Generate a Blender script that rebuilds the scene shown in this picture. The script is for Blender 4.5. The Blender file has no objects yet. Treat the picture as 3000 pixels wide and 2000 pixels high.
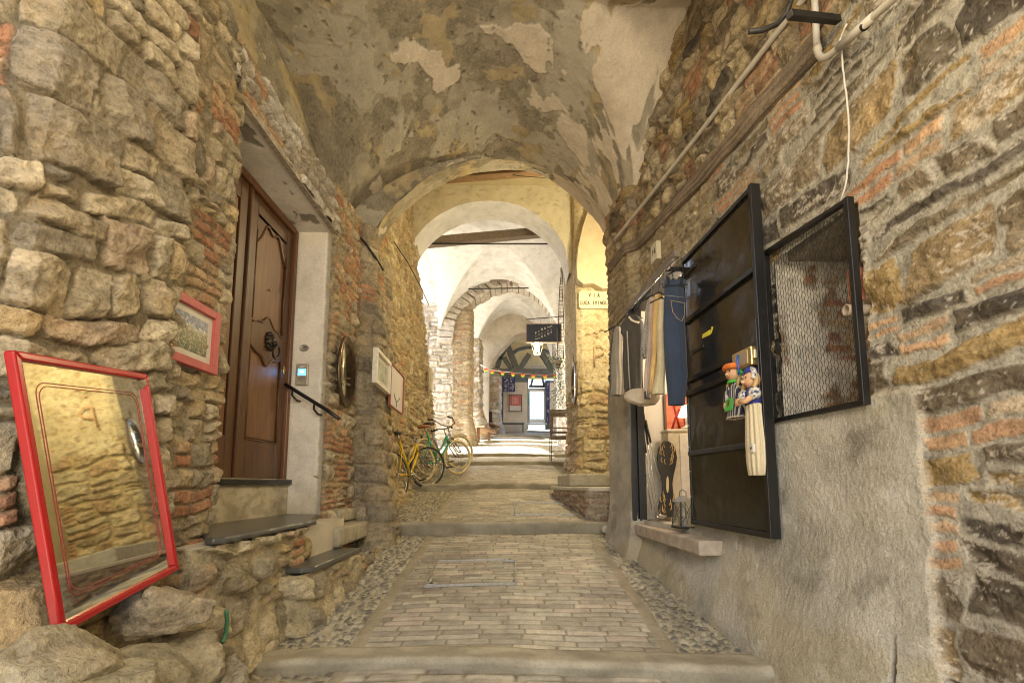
import bpy, bmesh, math, random
import numpy as np
from mathutils import Vector, Matrix
R = math.radians
scene = bpy.context.scene
COL = scene.collection
TH = R(6.3); FPX = 1400.0

# ---------------------------------------------------------------- camera geometry (photo pixel on a 2352 wide copy -> point on a plane)
def ray(px, py):
    u = px*1.27551-1500; v = py*1.27551-1261
    return u, FPX*math.cos(TH)+v*math.sin(TH), FPX*math.sin(TH)-v*math.cos(TH)
def aty(px, py, y):
    a, b, c = ray(px, py); t = y/b
    return Vector((a*t, y, c*t))
def atx(px, py, x):
    a, b, c = ray(px, py); t = x/a
    return Vector((x, b*t, c*t))

# ---------------------------------------------------------------- noise
def _hash(ix, iy, seed):
    h = (ix.astype(np.int64)*374761393 + iy.astype(np.int64)*668265263 + seed*974634777) & 0xffffffff
    h = ((h ^ (h >> 13))*1274126177) & 0xffffffff
    h = ((h ^ (h >> 16))*2246822519) & 0xffffffff
    return ((h ^ (h >> 15)) & 0xffffff)/float(0x1000000)
def vn(x, y, seed=0):
    x = np.asarray(x, float); y = np.asarray(y, float)
    ix = np.floor(x); iy = np.floor(y); fx = x-ix; fy = y-iy
    def g(ox, oy):
        a = _hash(ix+ox, iy+oy, seed)*2*np.pi
        return np.cos(a)*(fx-ox)+np.sin(a)*(fy-oy)
    u = fx*fx*fx*(fx*(fx*6-15)+10); v = fy*fy*fy*(fy*(fy*6-15)+10)
    a = g(0, 0)*(1-u)+g(1, 0)*u; b = g(0, 1)*(1-u)+g(1, 1)*u
    return (a*(1-v)+b*v)*1.5
def fbm(x, y, o=4, seed=0, gain=.5):
    r = 0; a = 1.; s = 0
    for i in range(o):
        r = r+a*vn(x*2**i+i*7.3, y*2**i-i*3.1, seed+i*11); s += a; a *= gain
    return r/s
def ridge(x, y, o=4, seed=0):
    r = 0; a = 1.; s = 0
    for i in range(o):
        r = r+a*(1-2*np.abs(vn(x*2**i+i*5.7, y*2**i+i*9.1, seed+i*13))); s += a; a *= .55
    return r/s
def sstep(a, b, x):
    t = np.clip((x-a)/(b-a), 0, 1)
    return t*t*(3-2*t)
def mix(a, b, t):
    return a*(1-t[..., None])+b*t[..., None]
A3 = lambda *c: np.array(c, float)

# ---------------------------------------------------------------- object helpers
def tag(o, label=None, cat=None, group=None, kind=None):
    if label: o['label'] = label
    if cat: o['category'] = cat
    if group: o['group'] = group
    if kind: o['kind'] = kind
    return o
def empty(name, loc=(0, 0, 0), rz=0, label=None, cat=None, group=None):
    o = bpy.data.objects.new(name, None); COL.objects.link(o)
    o.location = loc; o.rotation_euler = (0, 0, rz); o.empty_display_size = .1
    return tag(o, label, cat, group)
def link(name, me, mat, parent=None):
    o = bpy.data.objects.new(name, me); COL.objects.link(o)
    if mat is not None:
        for m in (mat if isinstance(mat, (list, tuple)) else [mat]): me.materials.append(m)
    if parent is not None: o.parent = parent
    return o
def grid(name, P, col, mat, parent=None, keep=None, flip=False):
    """P (n,m,3) sheet of points with one colour each; keep (n-1,m-1) faces kept"""
    n, m = P.shape[:2]
    idx = np.arange(n*m).reshape(n, m)
    q = np.stack([idx[:-1, :-1], idx[1:, :-1], idx[1:, 1:], idx[:-1, 1:]], -1)
    if flip: q = q[..., ::-1]
    q = q[keep] if keep is not None else q.reshape(-1, 4)
    used = np.zeros(n*m, bool); used[q.ravel()] = True
    re = np.cumsum(used)-1; q = re[q]
    co = P.reshape(-1, 3)[used]
    me = bpy.data.meshes.new(name)
    me.vertices.add(len(co)); me.vertices.foreach_set('co', co.astype(np.float32).ravel())
    me.loops.add(q.size); me.loops.foreach_set('vertex_index', q.astype(np.int32).ravel())
    me.polygons.add(len(q)); me.polygons.foreach_set('loop_start', np.arange(0, q.size, 4, dtype=np.int32))
    me.update(calc_edges=True)
    me.polygons.foreach_set('use_smooth', np.ones(len(q), bool))
    if col is not None:
        at = me.color_attributes.new('Col', 'FLOAT_COLOR', 'POINT')
        c = np.ones((len(co), 4), np.float32); c[:, :3] = np.clip(col.reshape(-1, 3)[used], .004, .9)
        at.data.foreach_set('color', c.ravel())
    return link(name, me, mat, parent)

class MB:
    """collects boxes, tubes, lathes and prisms into one mesh"""
    def __init__(s): s.v = []; s.f = []; s.mi = []; s.sm = []; s.m = 0; s.M = None
    def add(s, vs, fs, smooth=False):
        o = len(s.v)
        for p in vs:
            p = Vector(p); s.v.append(s.M @ p if s.M is not None else p)
        for f in fs: s.f.append([i+o for i in f]); s.mi.append(s.m); s.sm.append(smooth)
        return s
    def box(s, a, b, jit=0.):
        (x0, y0, z0), (x1, y1, z1) = a, b
        j = lambda: random.uniform(-jit, jit)
        vs = [(x+j(), y+j(), z+j()) for x in (x0, x1) for y in (y0, y1) for z in (z0, z1)]
        return s.add(vs, [(0, 1, 3, 2), (4, 6, 7, 5), (0, 4, 5, 1), (2, 3, 7, 6), (0, 2, 6, 4), (1, 5, 7, 3)])
    def obox(s, c, ex, ey, ez):
        c, ex, ey, ez = map(Vector, (c, ex, ey, ez))
        vs = [c+ex*i+ey*j+ez*k for i in (-1, 1) for j in (-1, 1) for k in (-1, 1)]
        return s.add(vs, [(0, 1, 3, 2), (4, 6, 7, 5), (0, 4, 5, 1), (2, 3, 7, 6), (0, 2, 6, 4), (1, 5, 7, 3)])
    def bar(s, a, b, w, h, up=(0, 0, 1)):
        a, b = Vector(a), Vector(b); d = (b-a); L = d.length
        if L < 1e-6: return s
        d.normalize(); up = Vector(up)
        e = d.cross(up)
        if e.length < 1e-3: e = d.cross(Vector((1, 0, 0)))
        e.normalize(); u = e.cross(d)
        return s.obox((a+b)/2, d*(L/2), e*(w/2), u*(h/2))
    def tube(s, pts, r, n=8, cap=True, closed=False):
        pts = [Vector(p) for p in pts]
        m = len(pts); rr = r if isinstance(r, (list, tuple)) else [r]*m
        vs = []; fs = []; prev = None
        for i, p in enumerate(pts):
            if closed: t = pts[(i+1) % m]-pts[i-1]
            else: t = pts[min(i+1, m-1)]-pts[max(i-1, 0)]
            t.normalize()
            if prev is None:
                e = t.cross(Vector((0, 0, 1)))
                if e.length < .1: e = t.cross(Vector((1, 0, 0)))
            else: e = prev-t*prev.dot(t)
            e.normalize(); prev = e; f = t.cross(e)
            for k in range(n):
                a = 2*math.pi*k/n; vs.append(p+(e*math.cos(a)+f*math.sin(a))*rr[i])
        for i in range(m if closed else m-1):
            j = (i+1) % m
            for k in range(n):
                l = (k+1) % n; fs.append((i*n+k, i*n+l, j*n+l, j*n+k))
        if cap and not closed:
            fs.append(tuple(range(n))[::-1]); fs.append(tuple((m-1)*n+k for k in range(n)))
        return s.add(vs, fs, True)
    def lathe(s, prof, c=(0, 0, 0), n=16, sx=1., sy=1., axis=None):
        """prof [(r,z)...] about z (or a 3x3/4x4 matrix)"""
        vs = []; fs = []
        M = axis
        for r, z in prof:
            for k in range(n):
                a = 2*math.pi*k/n; p = Vector((r*math.cos(a)*sx, r*math.sin(a)*sy, z))
                if M is not None: p = M @ p
                vs.append(p+Vector(c))
        for i in range(len(prof)-1):
            for k in range(n):
                l = (k+1) % n; fs.append((i*n+k, i*n+l, (i+1)*n+l, (i+1)*n+k))
        fs.append(tuple(range(n))[::-1]); fs.append(tuple((len(prof)-1)*n+k for k in range(n)))
        return s.add(vs, fs, True)
    def prism(s, pts, d):
        """closed outline of points pushed along vector d"""
        pts = [Vector(p) for p in pts]; d = Vector(d); n = len(pts)
        fs = [tuple(range(n))[::-1], tuple(range(n, 2*n))]
        fs += [(i, (i+1) % n, n+(i+1) % n, n+i) for i in range(n)]
        return s.add(pts+[p+d for p in pts], fs)
    def ball(s, c, r, nu=14, nv=9, n2=1.):
        rx, ry, rz = r if isinstance(r, (tuple, list)) else (r, r, r)
        vs = []; fs = []
        for i in range(nv+1):
            a = math.pi*i/nv
            for k in range(nu):
                b = 2*math.pi*k/nu
                vs.append((c[0]+rx*math.sin(a)*math.cos(b), c[1]+ry*math.sin(a)*math.sin(b), c[2]+rz*math.cos(a)))
        for i in range(nv):
            for k in range(nu):
                l = (k+1) % nu; fs.append((i*nu+k, (i+1)*nu+k, (i+1)*nu+l, i*nu+l))
        return s.add(vs, fs, True)
    def build(s, name, mat, parent=None, bevel=0., seg=2):
        me = bpy.data.meshes.new(name)
        me.from_pydata([tuple(v) for v in s.v], [], s.f); me.update()
        me.polygons.foreach_set('material_index', s.mi); me.polygons.foreach_set('use_smooth', s.sm)
        bm = bmesh.new(); bm.from_mesh(me)
        bmesh.ops.remove_doubles(bm, verts=bm.verts, dist=1e-6) if False else None
        bmesh.ops.recalc_face_normals(bm, faces=bm.faces)
        bm.to_mesh(me); bm.free()
        o = link(name, me, mat, parent)
        if bevel:
            b = o.modifiers.new('bevel', 'BEVEL'); b.width = bevel; b.segments = seg; b.limit_method = 'ANGLE'; b.angle_limit = R(40)
        return o
TEXTS = []
def text(name, s, size, mat, parent, M, depth=.001, bold=0., space=1., align='CENTER', sx=1.):
    cu = bpy.data.curves.new(name, 'FONT'); cu.body = s; cu.size = size; cu.extrude = depth; cu.offset = bold
    cu.align_x = align; cu.align_y = 'CENTER'; cu.space_character = space
    o = bpy.data.objects.new(name, cu); COL.objects.link(o); cu.materials.append(mat)
    if parent: o.parent = parent
    o.matrix_local = M @ Matrix.Diagonal((sx, 1, 1, 1)); TEXTS.append(o)
    return o
def basis(o, e1, n):
    """frame with x along e1, y up the face, z = outward normal n"""
    e1 = Vector(e1).normalized(); n = Vector(n); n = (n-e1*n.dot(e1)).normalized(); e2 = n.cross(e1)
    M = Matrix((e1, e2, n)).transposed().to_4x4(); M.translation = Vector(o)
    return M

# ---------------------------------------------------------------- materials
def nodes(name):
    m = bpy.data.materials.new(name); m.use_nodes = True
    nt = m.node_tree; return m, nt, nt.nodes['Principled BSDF']
def tex(nt, scale, detail=5, rough=.6, obj=True, sc=None, dist=0.):
    co = nt.nodes.new('ShaderNodeTexCoord'); n = nt.nodes.new('ShaderNodeTexNoise')
    n.inputs['Scale'].default_value = scale; n.inputs['Detail'].default_value = detail; n.inputs['Roughness'].default_value = rough
    n.inputs['Distortion'].default_value = dist
    if sc:
        mp = nt.nodes.new('ShaderNodeMapping'); mp.inputs['Scale'].default_value = sc
        nt.links.new(co.outputs['Object'], mp.inputs[0]); nt.links.new(mp.outputs[0], n.inputs['Vector'])
    else: nt.links.new(co.outputs['Object'], n.inputs['Vector'])
    return n.outputs['Fac']
def rampn(nt, fac, stops):
    r = nt.nodes.new('ShaderNodeValToRGB'); e = r.color_ramp.elements
    e[0].position, e[0].color = stops[0][0], (*stops[0][1], 1); e[1].position, e[1].color = stops[-1][0], (*stops[-1][1], 1)
    for p, c in stops[1:-1]:
        k = e.new(p); k.color = (*c, 1)
    nt.links.new(fac, r.inputs[0]); return r.outputs[0]
def mul(nt, a, b, f=1., mode='MULTIPLY'):
    x = nt.nodes.new('ShaderNodeMix'); x.data_type = 'RGBA'; x.blend_type = mode; x.inputs[0].default_value = f
    nt.links.new(a, x.inputs[6]); nt.links.new(b, x.inputs[7]); return x.outputs[2]
def bump(nt, bs, h, strength, dist):
    b = nt.nodes.new('ShaderNodeBump'); b.inputs['Strength'].default_value = strength; b.inputs['Distance'].default_value = dist
    nt.links.new(h, b.inputs['Height']); nt.links.new(b.outputs[0], bs.inputs['Normal'])
def vmat(name, rough=.85, var=.35, s1=14., s2=90., bstr=.6, bdist=.012, spec=.25, fine=1.):
    """masonry: the stones' own colours from the mesh, grain and pits from noise"""
    m, nt, bs = nodes(name)
    at = nt.nodes.new('ShaderNodeAttribute'); at.attribute_name = 'Col'
    a = tex(nt, s1, 6, .65); b = tex(nt, s2, 4, .7)
    lo, hi = 1-var, 1+var*.6
    c = mul(nt, at.outputs['Color'], rampn(nt, a, [(.28, (lo, lo, lo*.97)), (.5, (1, 1, 1)), (.75, (hi, hi, hi*.97))]))
    c = mul(nt, c, rampn(nt, b, [(p, tuple(1+(q-1)*fine for q in k)) for p, k in ((.32, (.5, .485, .46)), (.46, (.95, .95, .94)), (.56, (1.05, 1.05, 1.04)), (.7, (1.32, 1.30, 1.26)))]))
    nt.links.new(c, bs.inputs['Base Color'])
    ad = nt.nodes.new('ShaderNodeMath'); ad.operation = 'MULTIPLY_ADD'; ad.inputs[1].default_value = .45
    nt.links.new(b, ad.inputs[0]); nt.links.new(a, ad.inputs[2])
    bump(nt, bs, ad.outputs[0], bstr, bdist)
    bs.inputs['Roughness'].default_value = rough; bs.inputs['Specular IOR Level'].default_value = spec
    return m
def pm(name, col, rough=.5, metal=0., var=.12, scale=20., bstr=.0, bdist=.004, spec=.5, sc=None, col2=None, detail=5):
    m, nt, bs = nodes(name)
    f = tex(nt, scale, detail, .6, sc=sc)
    c2 = col2 or tuple(min(.95, c*(1+var)) for c in col); c1 = tuple(c*(1-var) for c in col)
    nt.links.new(rampn(nt, f, [(.32, c1), (.68, c2)]), bs.inputs['Base Color'])
    bs.inputs['Roughness'].default_value = rough; bs.inputs['Metallic'].default_value = metal
    bs.inputs['Specular IOR Level'].default_value = spec
    if bstr: bump(nt, bs, f, bstr, bdist)
    return m
def emit(name, col, s):
    m, nt, bs = nodes(name); bs.inputs['Base Color'].default_value = (*col, 1)
    bs.inputs['Emission Color'].default_value = (*col, 1); bs.inputs['Emission Strength'].default_value = s
    return m
# ---------------------------------------------------------------- masonry fields
PAL_L = np.array([[.37, .315, .225], [.31, .27, .20], [.41, .355, .26], [.34, .285, .20], [.39, .31, .19], [.28, .245, .19], [.43, .38, .29], [.35, .28, .21], [.25, .22, .175]])*np.array([1.03, 1., .93])
PAL_Y = np.array([[.42, .345, .22], [.38, .30, .18], [.45, .375, .245], [.34, .275, .18], [.47, .40, .27], [.40, .29, .18]])
PAL_R = np.array([[.115, .095, .068], [.15, .12, .082], [.20, .16, .105], [.27, .20, .11], [.095, .08, .062], [.23, .185, .125], [.31, .22, .10]])
PAL_W = np.array([[.50, .46, .40], [.44, .40, .34], [.54, .50, .44], [.40, .35, .29]])
PAL_B = np.array([[.40, .215, .125], [.43, .27, .16], [.37, .185, .105], [.42, .30, .18], [.31, .165, .10], [.40, .28, .17]])

PAL_O = np.array([[.46, .285, .17], [.49, .345, .215], [.42, .235, .135], [.48, .31, .18], [.45, .36, .25]])
class Layout:
    """coursed rubble: rows of stones, some filled by little courses of brick"""
    def __init__(s, u0, u1, v0, v1, row=(.14, .28), wid=(.18, .5), pb=.12, ps=.12, seed=1):
        r = random.Random(seed); s.seed = seed
        v = v0-.3; s.vb = [v]
        while v < v1+.3: v += r.uniform(*row); s.vb.append(v)
        s.vb = np.array(s.vb); s.ub = []; s.off = [0]; nr = []; nc = []; kd = []
        for i in range(len(s.vb)-1):
            h = s.vb[i+1]-s.vb[i]; u = u0-.4-r.uniform(0, .4); b = [u]
            while u < u1+.4:
                w = r.uniform(*wid)
                k = r.random()
                if k < pb: w = max(w*.75, .16); kd.append(2); nr.append(max(1, round(h/.062))); nc.append(max(1, round(w/.2)))
                elif k < pb+ps: kd.append(1); nr.append(2); nc.append(1)
                elif k < pb+ps*1.5: kd.append(1); nr.append(1); nc.append(2)
                else: kd.append(0); nr.append(1); nc.append(1)
                u += w; b.append(u)
            s.ub.append(np.array(b)); s.off.append(s.off[-1]+len(b)-1)
        s.nr = np.array(nr); s.nc = np.array(nc); s.kd = np.array(kd); s.L = np.concatenate([b[:-1] for b in s.ub]); s.Rr = np.concatenate([b[1:] for b in s.ub])
    def rast(s, u, v):
        row = np.clip(np.searchsorted(s.vb, v, 'right')-1, 0, len(s.vb)-2)
        cid = np.zeros(u.shape, int)
        for i in np.unique(row):
            k = row == i
            cid[k] = s.off[i]+np.clip(np.searchsorted(s.ub[i], u[k], 'right')-1, 0, len(s.ub[i])-2)
        l = s.L[cid]; w = s.Rr[cid]-l; b = s.vb[row]; h = s.vb[row+1]-b
        nr = s.nr[cid]; sub = np.clip(np.floor((v-b)/h*nr), 0, nr-1)
        h = h/nr; b = b+sub*h
        jo = np.where(s.kd[cid] == 2, _hash(cid*1.0, sub, 5)*.8-.4, 0)*.12
        nc = s.nc[cid]; t = (u-l-jo*(nc > 1))/w*nc; sc = np.clip(np.floor(t), 0, nc-1)
        lo = l+sc*w/nc+np.where(sc > 0, jo, 0); hi = l+(sc+1)*w/nc+np.where(sc < nc-1, jo, 0)
        pid = cid*64+sub*8+sc
        return lo, hi, b, h, pid, s.kd[cid]

def rubble(u, v, lay, mortar=.012, bev=.05, H=.04, pal=PAL_L, mcol=(.30, .25, .17), wob=.03, wobs=.35, rough=.02, mdep=.0, speck=0., tilt=.05, bpal=PAL_B):
    sd = lay.seed
    wu = u+wob*fbm(u/wobs, v/wobs, 2, sd+1)*1.6+.012*fbm(u/.07, v/.07, 2, sd+2)
    wv = v+wob*1.5*fbm(u/(wobs*1.6), v/(wobs*1.6), 2, sd+3)+.012*fbm(u/.08, v/.08, 2, sd+4)
    lo, hi, b, h, pid, kd = lay.rast(wu, wv)
    br = kd == 2
    hw = (hi-lo)/2; hh = h/2; pu = wu-(lo+hi)/2; pv = wv-(b+hh)
    h1 = _hash(pid, pid*0, sd+20); h2 = _hash(pid, pid*0+1, sd+20); h3 = _hash(pid, pid*0+2, sd+20); h4 = _hash(pid, pid*0+3, sd+20)
    pv = pv+pu*(h3-.5)*.34*(~br); pu = pu+pv*(h1-.5)*.7*(~br)  # slanting beds and joints
    rc = np.minimum(hw, hh)*np.where(br, .12, .16+.42*h4*h4)
    qx = np.abs(pu)-hw+rc; qy = np.abs(pv)-hh+rc
    d = -(np.hypot(np.maximum(qx, 0), np.maximum(qy, 0))+np.minimum(np.maximum(qx, qy), 0)-rc)
    d = d-np.where(br, .35, 1.)*mortar*(.7+.6*h2)
    d = d+.006*fbm(u/.035, v/.035, 2, sd+6)
    t = np.clip(d/np.where(br, .014, bev*(.6+.8*h1)), 0, 1)
    dome = .4*np.sqrt(1-(1-t)**2)+.6*sstep(0, .4, t)
    n1 = fbm(u/.13+pid % 97, v/.10, 4, sd+7); n2 = ridge(u/.22+pid % 53, v/.15, 4, sd+8)
    fa = np.cos(h2*6.28)*pu+np.sin(h2*6.28)*pv; fb = np.cos(h4*6.28+2)*pu+np.sin(h4*6.28+2)*pv
    facet = -np.clip(fa-hh*.2*h1, 0, .055)*.42-np.clip(fb-hh*.35*h3, 0, .06)*.36-np.clip(-fa-hh*.6, 0, .05)*.3   # broken faces
    stone = dome*np.where(br, 0, facet*min(1., tilt*9))+dome*(H*(.45+1.0*h1)*np.where(br, .55, 1)+np.where(br, .005, rough)*(n1+.8*n2))+dome*np.where(br, .0015, .0055)*ridge(u/.055+pid % 29, v/.04, 3, sd+16)+dome*np.where(br, .2, 1)*tilt*(np.clip(pu, -.12, .12)*(h3-.5)*2+pv*(h4-.5)*2.4)
    mort = mdep+.006*fbm(u/.05, v/.05, 3, sd+9)
    inside = sstep(0, .012, d)
    occ = sstep(.0, .022, d)
    hgt = mort*(1-inside)+stone*inside
    k = np.floor(h2*.9999*len(pal)).astype(int); c = pal[k]
    kb = np.floor(h3*.9999*len(bpal)).astype(int); c = np.where(br[..., None], bpal[kb], c)
    c = c*(.85+.3*h4)[..., None]
    f = fbm(u/.17+pid % 31, v/.11, 4, sd+10)
    f2 = fbm(u/.035+pid % 13, v/.022, 3, sd+15)
    c = c*(1+.42*f+.32*f2)[..., None]
    c = mix(c, A3(.40, .27, .12)*np.ones_like(c), np.clip(fbm(u/.4, v/.3, 3, sd+11)*1.3-.25, 0, .55)*(~br))
    if speck:
        sp = sstep(.20, .27, fbm(u/.042, v/.028, 5, sd+12, .62)+.55*fbm(u/.3, v/.3, 2, sd+13))
        c = mix(c, A3(.55, .49, .40)*np.ones_like(c), speck*sp*(~br))
    mc = A3(*mcol)*(1+.3*fbm(u/.09, v/.09, 3, sd+14))[..., None]
    return hgt, mix(mc, c, inside)

def plaster(u, v, sd, c1, c2, s=.5, amp=.006, grit=.002):
    f = fbm(u/s, v/s, 5, sd)
    col = mix(A3(*c1)*np.ones(u.shape+(3,)), A3(*c2)*np.ones(u.shape+(3,)), sstep(-.35, .35, f))
    return amp*fbm(u/.35, v/.35, 4, sd+1)+grit*fbm(u/.022, v/.022, 2, sd+2), col

def samples(pts, fn):
    """points along a plan polyline, spaced fn(y)"""
    out = []; S = 0
    for (x0, y0), (x1, y1) in zip(pts[:-1], pts[1:]):
        L = math.hypot(x1-x0, y1-y0); t = 0
        while t < L:
            out.append((x0+(x1-x0)*t/L, y0+(y1-y0)*t/L, S+t)); t += max(.004, fn(y0+(y1-y0)*t/L))
        S += L
    out.append((*pts[-1], S))
    return np.array(out)
def poly_wall(name, pts, z0, z1, fn, dz, field, mat, parent=None, keep=None, side=1, offs=None, rnd=.035):
    sm = samples(pts, fn); S = sm[:, 2]
    def at(s):
        s = np.clip(s, 0, S[-1]); return np.interp(s, S, sm[:, 0]), np.interp(s, S, sm[:, 1])
    xa, ya = at(S-rnd); xb, yb = at(S+rnd)
    tx, ty = xb-xa, yb-ya; l = np.hypot(tx, ty)+1e-9
    nx, ny = side*ty/l, -side*tx/l
    z = np.arange(z0, z1+dz*.5, dz) if not isinstance(dz, np.ndarray) else dz
    U, V = np.meshgrid(S, z, indexing='ij')
    X = np.repeat(sm[:, 0][:, None], len(z), 1); Yy = np.repeat(sm[:, 1][:, None], len(z), 1)
    fr = field(U, V, X, Yy); h, c = fr[:2]; msk = fr[2] if len(fr) > 2 else None
    if offs is not None: h = h+offs(U, V, X, Yy)
    P = np.stack([X+nx[:, None]*h, Yy+ny[:, None]*h, V+.25*h*0], -1)
    kf = None
    if keep is not None:
        k = keep(U, V, X, Yy); kf = k[:-1, :-1] & k[1:, :-1] & k[1:, 1:] & k[:-1, 1:]
    o = grid(name, P, c, mat, parent, kf, flip=(side < 0))
    if msk is not None:
        q = (msk[:-1, :-1]+msk[1:, 1:])/2 > .5; q = q[kf] if kf is not None else q.ravel()
        o.data.materials.append(M_grit); o.data.polygons.foreach_set('material_index', q.astype(np.int32).ravel())
    return o
def rock(name, c, r, mat, parent, seed, pal=(.36, .30, .21), rot=0., sub=5):
    bm = bmesh.new(); bmesh.ops.create_icosphere(bm, subdivisions=sub, radius=1.)
    co = np.array([v.co[:] for v in bm.verts])
    p = 2.6                                                    # blocky, not round
    co = co/((np.abs(co)**p).sum(1)**(1/p))[:, None]
    a = fbm(co[:, 0]*1.1+seed, co[:, 1]*1.1+co[:, 2]*1.7, 4, seed); b = ridge(co[:, 2]*1.6+seed, co[:, 0]*1.3-co[:, 1], 4, seed+1)
    rg = random.Random(seed)
    for _ in range(11):
        nn = np.array([rg.gauss(0, 1) for _ in range(3)]); nn /= np.linalg.norm(nn); q = co @ nn; co = co-np.maximum(q-rg.uniform(.62, .9), 0)[:, None]*nn*.85
    g = fbm(co[:, 0]*5+co[:, 1]*3, co[:, 2]*6-co[:, 1]*2, 4, seed+2)
    cc = co*(1+.15*a+.13*b+.07*g)[:, None]*np.array(r)
    me = bpy.data.meshes.new(name); bm.to_mesh(me); bm.free()
    me.vertices.foreach_set('co', cc.astype(np.float32).ravel())
    me.polygons.foreach_set('use_smooth', [True]*len(me.polygons))
    col = np.ones((len(co), 4), np.float32); col[:, :3] = np.array(pal)*(1+.35*a+.25*g)[:, None]
    at = me.color_attributes.new('Col', 'FLOAT_COLOR', 'POINT'); at.data.foreach_set('color', col.ravel())
    o = link(name, me, mat, parent); o.location = c; o.rotation_euler = (random.uniform(-.2, .2), random.uniform(-.15, .15), rot)
    me.update(); return o

M_stone = vmat('rubble_stone', .9, .42, 15, 75, 1., .020, .2, .85)
M_far = vmat('rubble_far', .9, .3, 9, 40, .6, .02)
M_plas = vmat('old_plaster', .9, .20, 5, 70, .45, .008, .25, .35)
M_grit = vmat('gritty_render', .92, .26, 4, 120, 1., .014, .2, .75)
M_pave = vmat('paving', .6, .30, 9, 110, .55, .006, .4, .5)
M_black = pm('black_painted_steel', (.0095, .0088, .008), .4, .0, .3, 9, .15, .003, .5)
M_iron = pm('dark_iron', (.03, .027, .024), .55, .4, .3, 30, .2)
M_white = pm('white_plaster', (.60, .57, .50), .9, 0, .06, 3, .25, .004, .2)
M_cream = pm('cream_wash', (.56, .50, .39), .9, 0, .12, 4, .35, .006, .2)
M_slate = pm('polished_slate', (.085, .085, .075), .28, 0, .25, 7, .05)
M_slateE = pm('slate_edge', (.012, .012, .012), .2, 0, .2, 12)
# ---------------------------------------------------------------- street: ramps between curved kerb steps
STEPS = [(2.60, -.950, -.972), (5.45, -.435, -.56), (7.85, .0, -.105), (10.8, .494, .415), (12.15, .755, .68), (17.2, 1.54, 1.47), (20.3, 2.05, 1.97), (24.8, 2.75, 2.69)]
def ramp(y):
    """street height on the axis"""
    y = np.asarray(y, float); z = -.972+.141*(y-2.6)
    for yy, top, base in STEPS: z = np.where(y >= yy, top+.141*(y-yy), z)
    return z
def zg(y): return float(ramp(y))
def lipy(y0, x):                                              # the nosings bow across the street
    return y0+.05*np.sin(x*1.7+y0)+.04*x*x*.4
def street_field(X, Yy, W0=-.93, W1=.93):
    u, v = X, Yy
    ax = np.abs(u)
    # brick pavers laid across
    bh, bw = .066, .25
    vv = v+.010*fbm(u/.5, v/.5, 2, 301); r = np.floor(vv/bh)
    uu = u+.008*fbm(u/.3, v/.3, 2, 302)+(r % 2)*bw*.5+(_hash(r, r*0, 31)-.5)*.14
    c = np.floor(uu/bw); du = np.abs(uu/bw-c-.5)*bw; dv = np.abs(vv/bh-r-.5)*bh
    d = np.minimum(bw/2-du, bh/2-dv)-.0025+.002*fbm(u/.03, v/.03, 2, 303)
    k = _hash(c, r, 304); k2 = _hash(c, r, 305)
    t = np.clip(d/.011, 0, 1)
    hp = .009*np.sqrt(1-(1-t)**2)+.005*(k-.5)+.0015*fbm(u/.05, v/.03, 3, 306)
    base = np.array([[.40, .36, .28], [.44, .395, .31], [.35, .315, .245], [.42, .36, .285], [.40, .375, .30], [.31, .28, .225]])
    cp = base[np.floor(k2*5.999).astype(int)]*(.85+.3*k)[..., None]*(1+.35*fbm(u/.5, v/.5, 5, 307)+.2*fbm(u/.06, v/.05, 3, 308))[..., None]
    cp = mix(A3(.19, .16, .10)*np.ones_like(cp), cp, sstep(-.001, .006, d))
    # pebble gutters: rounded cobbles on edge in pale mortar
    s = .052
    jx = np.floor(u/s); jy = np.floor(v/(s*.72)); best = np.full(u.shape, 9.); bid = np.zeros(u.shape)
    for ox in (-1, 0, 1):
        for oy in (-1, 0, 1):
            a, b = jx+ox, jy+oy
            px = (a+.5+(_hash(a, b, 311)-.5)*.8)*s; py = (b+.5+(_hash(a, b, 312)-.5)*.7)*s*.72
            an = _hash(a, b, 313)*1.6-.8; dx, dy = u-px, v-py
            ex = dx*np.cos(an)+dy*np.sin(an); ey = -dx*np.sin(an)+dy*np.cos(an)
            sz = .75+.6*_hash(a, b, 314)
            q = np.hypot(ex/(.023*sz), ey/(.0115*sz)); m = q < best
            best = np.where(m, q, best); bid = np.where(m, _hash(a, b, 315), bid)
    ins = sstep(1.02, .86, best)
    hc = np.where(best < 1, .019*np.sqrt(np.clip(1-best**2, 0, 1)), 0)*(.6+.6*bid)+.004*fbm(u/.06, v/.06, 3, 316)-.006
    pc = np.array([[.13, .12, .10], [.22, .20, .15], [.30, .27, .20], [.17, .155, .125], [.36, .32, .24]])[np.floor(bid*4.999).astype(int)]
    cc = mix(A3(.43, .385, .265)*(1+.2*fbm(u/.2, v/.2, 3, 317))[..., None], pc, ins)
    # stone edging strip between
    he = .006+.003*fbm(u/.08, v/.2, 3, 318); ce = A3(.33, .285, .20)*(1+.25*fbm(u/.1, v/.3, 3, 319))[..., None]
    je = np.abs((v/.42) % 1-.5); he = he-.008*sstep(.485, .5, je)
    wob = .012*fbm(v/.3, v*0, 2, 320)
    gl = sstep(.0, .006, (W0-u)+wob)+sstep(.0, .006, (u-W1)+wob); el = (sstep(0, .006, (W0+.085-u)+wob)+sstep(0, .006, u-(W1-.085)+wob))*(1-gl)
    h = hp*(1-gl-el)+hc*gl+he*el
    col = cp*(1-gl-el)[..., None]+cc*gl[..., None]+ce*el[..., None]
    stain = sstep(.1, .5, fbm(u/.7, v/1.2, 4, 321))
    col = col*(1-.28*stain)[..., None]
    return h, col
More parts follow.
